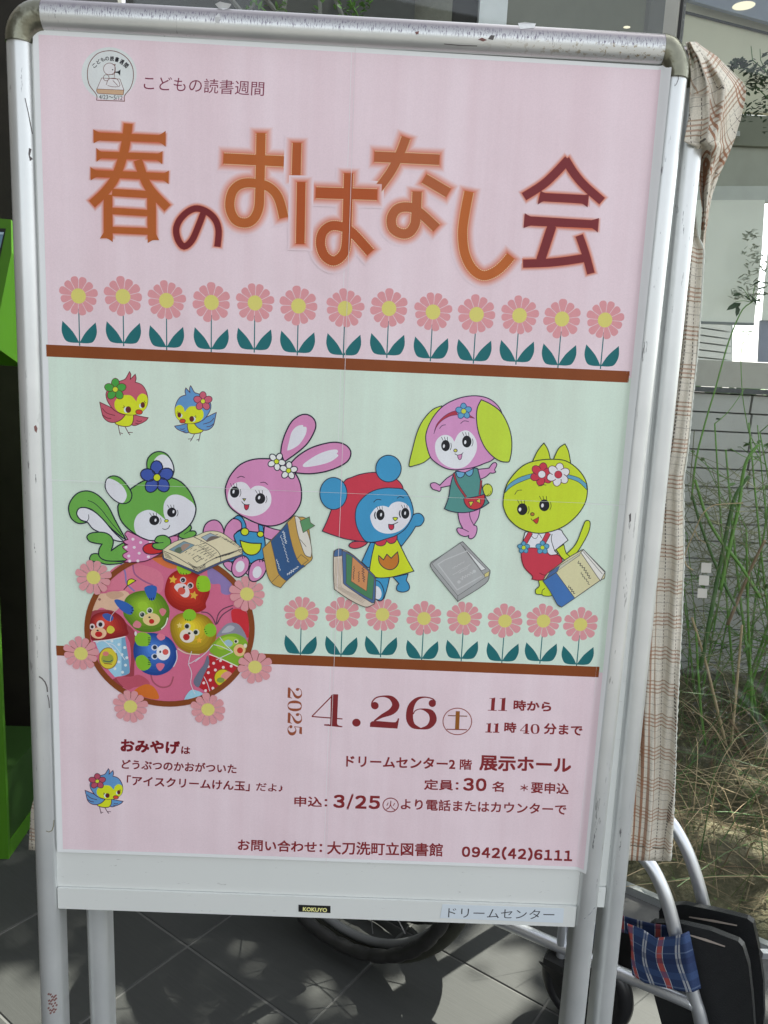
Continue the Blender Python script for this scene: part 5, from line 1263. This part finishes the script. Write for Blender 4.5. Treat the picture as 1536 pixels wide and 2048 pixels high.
plate([(1318, 1822), (1326, 1812), (1370, 1810), (1430, 1822), (1494, 1838), (1506, 1846), (1518, 1900), (1526, 1960), (1528, 2030), (1520, 2120), (1380, 2120), (1340, 1980), (1320, 1880)], ((1378, 1834), (1474, 1851)), fo - .10)
m = MB(); m.box(PW(1531, 1908, fo - .09), (.014, .010, .010)); m.build('fixing_bolt', STEEL, wc)
# tartan calf strap and folded seat
NV = (.030, .050, .12)
TART = plaid('tartan_fabric', NV, (.062, [(.010, .0085, (.40, .085, .075), .95), (.0048, .0010, (.62, .62, .62), .9), (.0152, .0010, (.62, .62, .62), .9), (.038, .0035, (.46, .48, .50), .85), (.0435, .0035, (.46, .48, .50), .85)]),
    (.060, [(.010, .012, (.05, .09, .20), .6), (.030, .0022, (.20, .27, .38), .35), (.044, .010, (.02, .03, .08), .5)]), .6, 3000)
def strap_pt(a, b):
    tx = [(0, 1252, 1846), (.25, 1282, 1858), (.5, 1310, 1876), (.75, 1345, 1873), (.93, 1366, 1868), (1, 1378, 1862)]
    bx = [(0, 1268, 1950), (.25, 1290, 1966), (.5, 1320, 1973), (.75, 1356, 1981), (.93, 1384, 1985), (1, 1402, 1976)]
    def at(tab):
        for (t0, x0, y0), (t1, x1, y1) in zip(tab, tab[1:]):
            if a <= t1 + 1e-9: k = (a - t0) / (t1 - t0); return x0 + (x1 - x0) * k, y0 + (y1 - y0) * k
        return tab[-1][1:]
    (x0, y0), (x1, y1) = at(tx), at(bx)
    x = x0 + (x1 - x0) * b + 3 * math.sin(b * 5 + a * 5) * (1 - a); y = y0 + (y1 - y0) * b
    return PW(x, y, fo + .014 + .005 * math.sin(b * 5.5 + a * 4) * (1 - a) - .016 * sst(.93, 1, a))
grid_uv('calf_strap', strap_pt, lambda a, b: (a * .118 + .002 + .006 * math.sin(b * 4), b * .095), 40, 24, TART, wc, .0012)
def strap2(a, b):
    x = 1236 + a * 124; y = 1828 + 12 * math.sin(a * 2.2) + a * 14 + b * (34 - a * 6)
    return PW(x, y, fo - .018)
grid_uv('strap_return', strap2, lambda a, b: (a * .105 + .004, b * .03 + .04), 24, 6, TART, wc, .0012)
def seat_pt(a, b):
    x = 1120 + a * 100; y = 1845 + b * 62; return PW(x, y, fo - .05 + .004 * math.sin(a * 8))
grid_uv('folded_seat', seat_pt, lambda a, b: (a * .09, b * .05), 16, 8, TART, wc, .0012)

# ================================================================== green kiosk at the left edge
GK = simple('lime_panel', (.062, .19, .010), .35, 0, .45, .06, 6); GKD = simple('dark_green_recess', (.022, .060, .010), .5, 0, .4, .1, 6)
gk0 = PF(18, 1723)
kio = empty('lime_kiosk', gk0, 'lime green kiosk with a tilted screen at the left edge', 'kiosk')
back = PF(58, 1664) - gk0; back.z = 0
def kv(p, z): return Vector((p.x, p.y, z))
m = MB(); lft = Vector((-.9, -.05, 0)); hgt = PN(0, 700, gk0, Vector((0, 1, 0))).z
m.prism([kv(gk0, .004), kv(gk0 + lft, .004), kv(gk0 + lft, 1.02), kv(gk0, 1.02)], back.normalized() * .010); m.build('front_post', GK, kio)
zb = PN(58, 1507, gk0 + back, Vector((0, 1, 0))).z
m = MB(); q = back.normalized() * .011
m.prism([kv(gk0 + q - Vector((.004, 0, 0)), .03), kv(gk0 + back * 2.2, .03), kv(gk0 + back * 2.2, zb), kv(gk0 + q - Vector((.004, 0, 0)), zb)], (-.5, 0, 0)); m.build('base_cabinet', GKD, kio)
m = MB(); m.prism([kv(gk0 + q, .004), kv(gk0 + back * 2.3, .004), kv(gk0 + back * 2.3, .042), kv(gk0 + q, .042)], (-.5, 0, 0)); m.build('plinth', GK, kio)
YK = gk0.y - .02
m = MB(); fp = [(-120, 428), (22, 439), (23, 505), (-14, 690), (-160, 680)]
m.prism([PY(x, y, YK) for x, y in fp], (.012, .10, -.04)); tp = m.build('display_head', GK, kio)
m = MB(); m.prism([PY(x, y, YK - .001) for x, y in [(-110, 452), (11.5, 457), (-2, 525), (-30, 640), (-140, 640)]], (0, .0006, 0)); m.build('screen_frame', BLK, tp)
m = MB(); m.prism([PY(x, y, YK - .002) for x, y in [(-110, 460), (7.5, 464), (-6, 525), (-34, 632), (-140, 632)]], (0, .0006, 0)); m.build('screen', simple('screen_glass', (.16, .27, .36), .12), tp)
m = MB(); m.prism([PY(x, y, YK - .0026) for x, y in [(-110, 461), (7.4, 465), (6.4, 469), (-110, 466)]], (0, .0003, 0)); m.build('screen_title_strip', simple('screen_pale', (.42, .55, .62), .3), tp)

m = MB(); m.box(kv(gk0 + Vector((-.17, .06, 0)), 1.12), (.16, .07, .36)); m.build('neck', GK, kio)
# ================================================================== planting
LEAF = simple('leaf_green', (.065, .14, .035), .5, 0, .4, .35, 30); LEAFD = simple('leaf_dark', (.022, .050, .020), .5, 0, .4, .35, 30)
CANE = simple('green_cane', (.12, .26, .05), .5, 0, .4, .35, 16); CANED = simple('dark_cane', (.06, .13, .035), .55, 0, .4, .35, 16); STRAW = simple('dry_straw', (.40, .31, .19), .8, 0, .3, .3, 30); DEAD = simple('dead_stem', (.20, .14, .09), .85, 0, .2, .3, 30)
def bend(p0, p1, sag, n=8, side=None):
    p0 = Vector(p0); p1 = Vector(p1); s = side or Vector((0, 0, 1))
    return [p0.lerp(p1, i / n) + s * (sag * math.sin(math.pi * i / n)) for i in range(n + 1)]
def leaf(m, c, d, up, L, wd):
    d = d.normalized(); s = d.cross(up).normalized(); u = s.cross(d)
    P = [c, c + d * L * .3 + s * wd * .5 + u * wd * .1, c + d * L * .7 + s * wd * .38, c + d * L - u * wd * .15, c + d * L * .7 - s * wd * .38, c + d * L * .3 - s * wd * .5 + u * wd * .1, c + d * L * .5 - u * wd * .12]
    m.add(P, [(0, 1, 6), (1, 2, 6), (2, 3, 6), (3, 4, 6), (4, 5, 6), (5, 0, 6)])
def shrub(label, name, cat, canes, leaves, mats, group=None, loc=None):
    root = empty(name, loc or canes[0][0][0], label, cat, group)
    m = MB()
    for P, r in canes: m.tube(P, [r * (1 - .5 * i / len(P)) for i in range(len(P))], 6)
    m.build('stems', mats[0], root, smooth=True)
    if leaves:
        m = MB()
        for q in leaves: leaf(m, *q)
        o = m.build('leaves', mats[1], root); o['kind'] = 'stuff'
    return root
UPV = Vector((0, 0, 1))
def rleaf(p, L, rr=rg): 
    d = Vector((rr.uniform(-1, 1), rr.uniform(-1, 1), rr.uniform(-.4, .7))); return (p, d, Vector((rr.uniform(-.4, .4), rr.uniform(-.4, .4), 1)).normalized(), L * rr.uniform(.6, 1.2), L * .45)
# tall single whip with the leafy tip, and its smaller neighbour
Yw = 1.45
P = smooth3([PY(x, y, Yw) for x, y in ((1383, 1000), (1392, 920), (1412, 840), (1430, 780), (1452, 700), (1470, 650), (1486, 618), (1503, 605))], 3)
lv = []
for (x, y, tx, ty, L) in ((1482, 606, 1460, 616, 1), (1476, 612, 1474, 628, 1), (1495, 594, 1508, 588, 1), (1500, 600, 1520, 602, 1), (1490, 580, 1478, 574, .8), (1504, 572, 1520, 562, .8), (1512, 580, 1530, 574, .8), (1484, 588, 1470, 590, .8), (1512, 590, 1530, 588, 1), (1506, 566, 1514, 556, .7), (1520, 566, 1538, 566, .8), (1470, 600, 1478, 596, .8), (1524, 584, 1540, 590, .8), (1486, 590, 1500, 600, 1.4), (1500, 590, 1512, 606, 1.4)):
    a_ = PY(x, y, Yw); b_ = PY(tx, ty, Yw - .01); lv.append((a_, b_ - a_, Vector((.2, -.6, 1)).normalized(), (b_ - a_).length * 1.3, (b_ - a_).length * .55))
tw = [(P, .0030)] + [(bend(PY(1503, 605, Yw), PY(x, y, Yw), .004), .0012) for x, y in ((1470, 604), (1512, 562), (1540, 566), (1536, 588), (1482, 574))]
shrub('tall green whip with a tuft of dark leaves at its tip', 'young_shrub', 'shrub', tw, lv, (CANE, LEAFD))
Yw = 1.55
P = smooth3([PY(x, y, Yw) for x, y in ((1520, 905), (1500, 870), (1492, 835), (1485, 790), (1482, 730), (1483, 700), (1488, 675), (1493, 664))], 3)
lv = [(PY(1493, 665, Yw), PY(x, y, Yw) - PY(1493, 665, Yw), Vector((0, -.7, 1)).normalized(), .022, .007) for x, y in ((1482, 662), (1503, 663), (1497, 670))]
shrub('thin pale whip ending in three small leaves', 'young_shrub', 'shrub', [(P, .0017), (bend(PY(1486, 686, Yw), PY(1494, 678, Yw), 0, 3), .001)], lv, (CANE, LEAF))
# main thicket: canes radiating from two stools
def thicket(label, base, n, spread, hmin, hmax, seed, leafn, cane_r=.0045, mats=(CANE, LEAF)):
    rr = random.Random(seed); canes = []; lv = []
    for k in range(n):
        b0 = base + Vector((rr.gauss(0, .045), rr.gauss(0, .04), 0)); h = rr.uniform(hmin, hmax)
        t = b0 + Vector((rr.gauss(0, spread), rr.gauss(-.02, spread * .45), h))
        P = bend(b0, t, rr.uniform(-.04, .04), 9, Vector((rr.uniform(-1, 1), rr.uniform(-.5, .5), 0)))
        canes.append((P, cane_r * rr.uniform(.5, 1.15)))
        for j in range(rr.randint(2, 4)):
            q = P[rr.randint(3, 9)]; d = Vector((rr.gauss(0, 1), rr.gauss(0, .6), rr.uniform(.1, 1))).normalized() * rr.uniform(.06, .22)
            S = bend(q, q + d, rr.uniform(-.015, .015), 5); canes.append((S, .0016))
            for i in range(leafn):
                if rr.random() < .6: lv.append(rleaf(S[rr.randint(1, 5)], .030, rr))
    return shrub(label, 'shrub_thicket', 'shrub', canes, lv, mats, None, base)
b1 = PF(1512, 1500); b1.z = .0
thicket('dense green caned shrub right of the cloth by the siding', PY(1512, 1430, 1.50) * 1.0, 16, .16, .45, .95, 11, 3)
thicket('second green shrub half outside the right edge', PY(1580, 1420, 1.60), 20, .20, .5, 1.0, 12, 3)
thicket('low leaning green canes just beside the chequered cloth', PY(1400, 1380, 1.62), 9, .14, .25, .62, 13, 3, .0035)
# three thick canes traced where they stand
Yc = 1.30
for lab, P, r, mt in (('thick green cane cut off at the top', [(1440, 1180), (1455, 1110), (1478, 1010), (1484, 960), (1494, 920), (1516, 890)], .0055, CANE),
        ('thick dark cane with a cut white end', [(1400, 1340), (1425, 1210), (1450, 1080), (1468, 1000), (1484, 970), (1498, 952)], .0062, CANED),
        ('long green cane leaning left across the siding', [(1520, 1195), (1480, 1130), (1440, 1080), (1412, 1030), (1396, 980), (1390, 960)], .0048, CANE),
        ('green cane leaning left behind the stickers', [(1480, 1230), (1440, 1150), (1412, 1080), (1395, 1030), (1385, 992)], .0045, CANED),
        ('thin green cane rising from the soil by the cloth', [(1424, 1590), (1416, 1520), (1404, 1440), (1396, 1340), (1392, 1260)], .0040, CANE),
        ('two toned dry cane standing upright', [(1462, 1490), (1470, 1410), (1478, 1320), (1484, 1250)], .0042, STRAW),
        ('brown dry cane leaning to the right', [(1455, 1250), (1480, 1190), (1505, 1130), (1530, 1080)], .0048, DEAD),
        ('pale dry cane leaning left near the ground', [(1452, 1490), (1430, 1400), (1410, 1320), (1384, 1235)], .0045, STRAW),
        ('grey dead branch lying toward the soil', [(1530, 1580), (1510, 1530), (1485, 1480), (1460, 1440)], .0060, DEAD)):
    m = MB(); PP = smooth3([PY(x, y, Yc) for x, y in P], 4); m.tube(PP, [r * (1 - .25 * i / len(PP)) for i in range(len(PP))], 8); o = m.build('cane', mt, None, smooth=True, loc=PP[0])
    tag(o, lab, 'cane')
m = MB(); m.tube(smooth3([PY(x, y, 1.22) for x, y in ((1486, 1006), (1450, 1008), (1424, 1012), (1404, 1030), (1388, 1065), (1374, 1098), (1369, 1118), (1374, 1132), (1386, 1140))], 4), .0015, 6)
m.tube(smooth3([PY(x, y, 1.22) for x, y in ((1391, 1062), (1396, 1076), (1404, 1082), (1412, 1087))], 3), .0013, 6)
tag(m.build('dry_stalk', STRAW, None, smooth=True, loc=PY(1486, 1006, 1.22)), 'curled straw coloured stalk arching above the stickers', 'stalk')
# arching blades, green and dry, rising from the bed
for nm, lab, mat, n_, sd in (('grass_blades', 'long green grass blades arching over the bed', LEAF, 190, 41), ('dry_blades', 'dry straw coloured blades mixed into the grass', STRAW, 260, 42), ('bramble_stems', 'dark woody stems crossing low in the bed', DEAD, 90, 43)):
    m = MB(); r4 = random.Random(sd)
    for k in range(n_):
        p = T0 + TA * r4.uniform(.55, 2.2) + TB * (gdist + r4.uniform(.10, 1.0)); p.z = .04
        if p.y > 1.88: continue
        h = r4.uniform(.08, .42) * (1.25 if nm == 'grass_blades' else 1); d = Vector((r4.gauss(0, .14), r4.gauss(0, .10), h))
        P = [p + d * t + Vector((d.x, d.y, -h * .35)) * t ** 3 * 1.2 for t in (0, .2, .4, .6, .8, 1)]
        m.tube(P, [r4.uniform(.0010, .0022) * (1 - .16 * i) for i in range(6)], 4, caps=False)
    tag(m.build(nm, mat, None, smooth=True), lab, 'grass' if nm != 'bramble_stems' else 'stems', kind='stuff')
# loose twigs and straw
m = MB()
for k in range(520):
    x = rg.uniform(1366, 1560); y = rg.uniform(960, 1400); Y = rg.uniform(1.25, 1.85); p = PY(x, y, Y)
    d = Vector((rg.uniform(-1, 1), rg.uniform(-.3, .3), rg.uniform(-.5, .6))).normalized() * rg.uniform(.05, .20)
    m.tube(bend(p, p + d, rg.uniform(-.02, .02), 4), rg.uniform(.0005, .0013), 4, caps=False)
tw = m.build('twigs', simple('twig_mix', (.16, .17, .09), .8, 0, .3, .5, 12), None); tag(tw, 'tangle of thin bare twigs through the shrubs', 'twigs', kind='stuff')
m = MB()
for k in range(2600):
    t = rg.uniform(-1.3, 1.6); s_ = rg.uniform(.02, 1.1); p = T0 + TA * (t + .6) + TB * (gdist + s_); p.z = .048 + soil_h(p.x, p.y) + rg.uniform(.002, .012)
    an = rg.gauss(-.3, .7); L = rg.uniform(.02, .16); d = Vector((math.cos(an), math.sin(an), rg.uniform(-.05, .16))) * L
    m.tube(bend(p, p + d, rg.uniform(0, .01), 2), rg.uniform(.0004, .0013), 3, caps=False)
tag(m.build('straw_litter', simple('straw_litter', (.19, .145, .085), .85, 0, .3, .45, 25), None), 'dry grass and straw lying over the soil', 'straw', kind='stuff')
m = MB()
for k in range(1500):
    t = rg.uniform(-.6, 1.2); s_ = rg.uniform(.02, 1.1); p = T0 + TA * (t + .6) + TB * (gdist + s_); p.z = .048 + soil_h(p.x, p.y)
    if k < 900: leaf(m, p, Vector((rg.uniform(-1, 1), rg.uniform(-1, 1), rg.uniform(0, .5))), UPV, rg.uniform(.008, .03), .008)
    else: m.tube(bend(p, p + Vector((rg.gauss(0, .03), rg.gauss(0, .03), rg.uniform(.04, .14))), .0, 2), .0009, 3, caps=False)
tag(m.build('ground_weeds', simple('weed_green', (.10, .13, .045), .8, 0, .3, .5, 25), None), 'small weeds and leaf scraps on the soil', 'weeds', kind='stuff')
# crumpled sheet added for the reflection streaks on the glass
cs, n, b = new_mat('streak_gloss'); n.nodes.remove(b); t1 = N(n, 'ShaderNodeBsdfTransparent'); g1 = N(n, 'ShaderNodeBsdfGlossy'); g1.inputs['Roughness'].default_value = .12; mx = N(n, 'ShaderNodeMixShader'); mx.inputs[0].default_value = .07
n.links.new(t1.outputs[0], mx.inputs[1]); n.links.new(g1.outputs[0], mx.inputs[2]); n.links.new(mx.outputs[0], n.nodes['Material Output'].inputs[0])
def streak_pt(a, b_):
    x = 1385 + a * 125; y = 1362 + b_ * 70 + 130 * (a - .2) ** 2
    return PY(x, y, 1.16 + .05 * math.sin(a * 7 + b_ * 3) + .03 * math.sin(b_ * 13 + a * 11) + .012 * math.sin(a * 31))
m = MB(); m.grid(streak_pt, 50, 40); tag(m.build('streak_sheet', cs, None, smooth=True, loc=PY(1440, 1400, 1.16)), 'crumpled glossy sheet put in for the reflection streaks on the glass', 'reflection sheet')
# dark leafy branch added for foliage reflected in the upper window, and the climber behind the top rail
def foliage(label, name, cat, blobs, n, L, mats, seed, stems=()):
    rr = random.Random(seed); lv = []; canes = []
    for (x, y, Y, r) in blobs:
        c = PY(x, y, Y)
        for k in range(n):
            v = Vector((rr.gauss(0, 1), rr.gauss(0, .8), rr.gauss(0, 1))); v = v.normalized() * r * rr.random() ** .5
            lv.append(rleaf(c + v, L, rr))
    for P, Y, r in stems: canes.append(([PY(x, y, Y) for x, y in P], r))
    return shrub(label, name, cat, canes, lv, mats, None, PY(blobs[0][0], blobs[0][1], blobs[0][2]))
foliage('dark leafy branch put in for the foliage reflected in the upper window', 'reflection_branch', 'branch', [(1470, 132, 1.8, .015), (1482, 128, 1.8, .015), (1500, 140, 1.8, .03), (1525, 150, 1.8, .05), (1540, 125, 1.8, .05), (1530, 190, 1.8, .06), (1545, 230, 1.8, .06), (1510, 170, 1.8, .03), (1560, 170, 1.8, .08), (1500, 230, 1.8, .04)], 34, .022, (CANED, LEAFD), 21,
        [([(1600, 200), (1540, 150), (1505, 120), (1502, 92)], 1.8, .002), ([(1545, 160), (1500, 140), (1470, 134)], 1.8, .0015), ([(1540, 160), (1521, 120), (1520, 98)], 1.8, .0015), ([(1600, 260), (1540, 200), (1510, 172)], 1.8, .002)])
foliage('green climber leaves showing above the top rail', 'climber', 'climber', [(505, 4, 1.6, .03), (520, -6, 1.6, .04), (690, 12, 1.6, .03), (712, 6, 1.6, .035), (730, 10, 1.6, .02), (560, 10, 1.6, .02), (640, -10, 1.6, .05)], 14, .022, (CANE, simple('leaf_bright', (.10, .24, .04), .5, 0, .4, .3, 30)), 22, [([(480, -60), (505, 0), (540, 30)], 1.6, .003), ([(700, -80), (700, 0), (720, 40)], 1.6, .003)])
foliage('pale leaves put in for the foliage shadows on the roller blind', 'blind_shadow_leaves', 'shrub', [(1502, 505, 2.0, .03), (1516, 530, 2.0, .035), (1495, 560, 2.0, .03), (1475, 590, 2.0, .02), (1508, 590, 2.0, .03), (1500, 470, 2.0, .02)], 26, .022, (CANED, simple('leaf_shadow_tone', (.40, .43, .36), .8, 0, .2, .2, 30)), 23)  # pale leaves stand in for foliage shadows on the blind
tr_ = empty('garden_trellis', PY(560, 0, 1.75), 'dark diagonal trellis glimpsed above the top rail', 'trellis')
for (xa, ya, xb, yb) in ((400, -80, 520, 70), (470, -80, 590, 70), (560, -80, 470, 70), (640, -80, 700, 70), (370, -60, 700, -30), (580, -80, 560, 80), (640, -40, 640, 70)):
    m = MB(); m.tube([PY(xa, ya, 1.75), PY(xb, yb, 1.75)], .007, 6); m.build('trellis_bar', simple('trellis_grey', (.14, .14, .13), .7), tr_)
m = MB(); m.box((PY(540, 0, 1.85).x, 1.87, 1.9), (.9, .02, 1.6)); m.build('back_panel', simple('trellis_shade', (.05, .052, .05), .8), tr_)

# ================================================================== unseen tree, crown shaped to shade the corner (stands right of the view)
BARK = simple('bark_brown', (.16, .12, .09), .9, 0, .2, .4, 30, .6, 60)
tr0 = Vector((2.75, 1.2, 0))
tree = empty('shade_tree', tr0, 'unseen leafy tree to the right, crown shaped to throw dappled shade', 'tree')
rt = random.Random(31)
cen = Vector((2.1, 1.7, 3.5))
m = MB(); m.tube(smooth3([tr0, tr0 + Vector((-.05, 0, .8)), tr0 + Vector((-.25, .05, 1.6)), Vector((2.3, 1.4, 2.7)), cen + Vector((0, 0, .6))]), [.085 - .0032 * i for i in range(21)], 10)
tr_k = m.build('trunk', BARK, tree, smooth=True)
for k in range(10):
    d = Vector((rt.gauss(0, 1), rt.gauss(0, 1), rt.uniform(-.1, .8))).normalized()
    m = MB(); s0_ = Vector((2.25, 1.4, 2.5 + .1 * k)); m.tube(bend(s0_, cen + d * rt.uniform(.8, 1.5), .08, 6), [.028, .024, .02, .016, .012, .009, .006], 6); m.build('limb', BARK, tree, smooth=True)
def shadow_xy(p): return Vector((p.x - SUN.x / SUN.z * p.z, p.y - SUN.y / SUN.z * p.z, 0))
holes = []  # gaps cut in the crown where patches of sun should land
for (x, y, r) in ((480, 1900, .006), (625, 1986, .008), (640, 2022, .006), (708, 2028, .006), (522, 2042, .012),
                  (800, 1990, .020), (850, 2040, .06), (790, 2040, .03), (900, 1940, .028), (925, 1985, .035), (960, 2030, .035), (1000, 1960, .028), (960, 1890, .020), (1020, 1920, .015), (985, 1870, .012), (1040, 1930, .018), (1030, 2000, .03), (880, 2010, .02),
                  (28, 2000, .06), (60, 2036, .045), (10, 2050, .05), (40, 1990, .022), (20, 2015, .023), (1275, 2035, .05), (1300, 2060, .05), (1240, 2030, .03), (1330, 2050, .03), (205, 2030, .05), (725, 1862, .02), (800, 1855, .02), (700, 1850, .012), (880, 1870, .012)):
    holes.append((PF(x, y), r))
big = [h for h in holes if h[1] > .024]; holes = [h for h in holes if h[1] <= .024]
for h, r in big:
    for k in range(9):
        an = rt.uniform(0, 6.28); q = r * rt.random() ** .5 * 1.15; holes.append((h + Vector((q * math.cos(an), q * math.sin(an), 0)), rt.uniform(.16, .42) * r))
for k in range(110):     # flecks over the soil
    p = T0 + TA * rg.uniform(-.2, 1.7) + TB * (gdist + rg.uniform(.04, 1.0)); holes.append((p, rg.uniform(.012, .05)))
for (x, y, Y, r) in ((1480, 1150, 1.5, .06), (1500, 1050, 1.5, .05), (1430, 1300, 1.5, .05), (1520, 1250, 1.5, .05), (1450, 1020, 1.3, .05), (1400, 1100, 1.3, .03), (1500, 1400, 1.3, .05), (1470, 900, 1.45, .05)):
    holes.append((shadow_xy(PY(x, y, Y)), r))
# second wheelchair tube catches the sun
for (x, y, off, r) in ((1320, 1775, fo, .02), (1298, 1725, fo, .015), (1395, 1760, fo - .13, .015)): holes.append((shadow_xy(PW(x, y, off)), r))
m = MB(); cnt = 0
TL = simple('tree_leaf', (.060, .12, .030), .5, 0, .4, .3, 10)
while cnt < 62000:
    g = Vector((rt.uniform(-1.35, 1.9), rt.uniform(-1.1, 2.3), 0))
    if cnt % 4 == 0: t_ = rt.random(); g = Vector((-.97 * t_ + rt.uniform(-.42, .42), -.80 * t_ + rt.uniform(-.09, .09), 0)); z = rt.uniform(3.0, 4.2)  # extra leaves added to keep the sign stand in shade
    p = Vector((g.x + SUN.x / SUN.z * z, g.y + SUN.y / SUN.z * z, z))
    q = p - Vector((g.x * .0 + 1.0 + SUN.x / SUN.z * 2.2, 1.0 + SUN.y / SUN.z * 2.2, 3.1))
    cnt += 1
    L = rt.uniform(.035, .06)
    bad = False
    for h, r in holes:
        dx = g.x - h.x; dy = g.y - h.y
        if dx * dx + dy * dy < (r + L * .38) ** 2: bad = True; break
    if bad: continue
    a_ = Vector((rt.gauss(0, 1), rt.gauss(0, 1), rt.gauss(0, .5))); leaf(m, p - a_.normalized() * L * .5, a_, (SUN + Vector((rt.gauss(0, .4), rt.gauss(0, .4), rt.gauss(0, .4)))).normalized(), L, L * .62)
o = m.build('crown', TL, tree); o['kind'] = 'stuff'
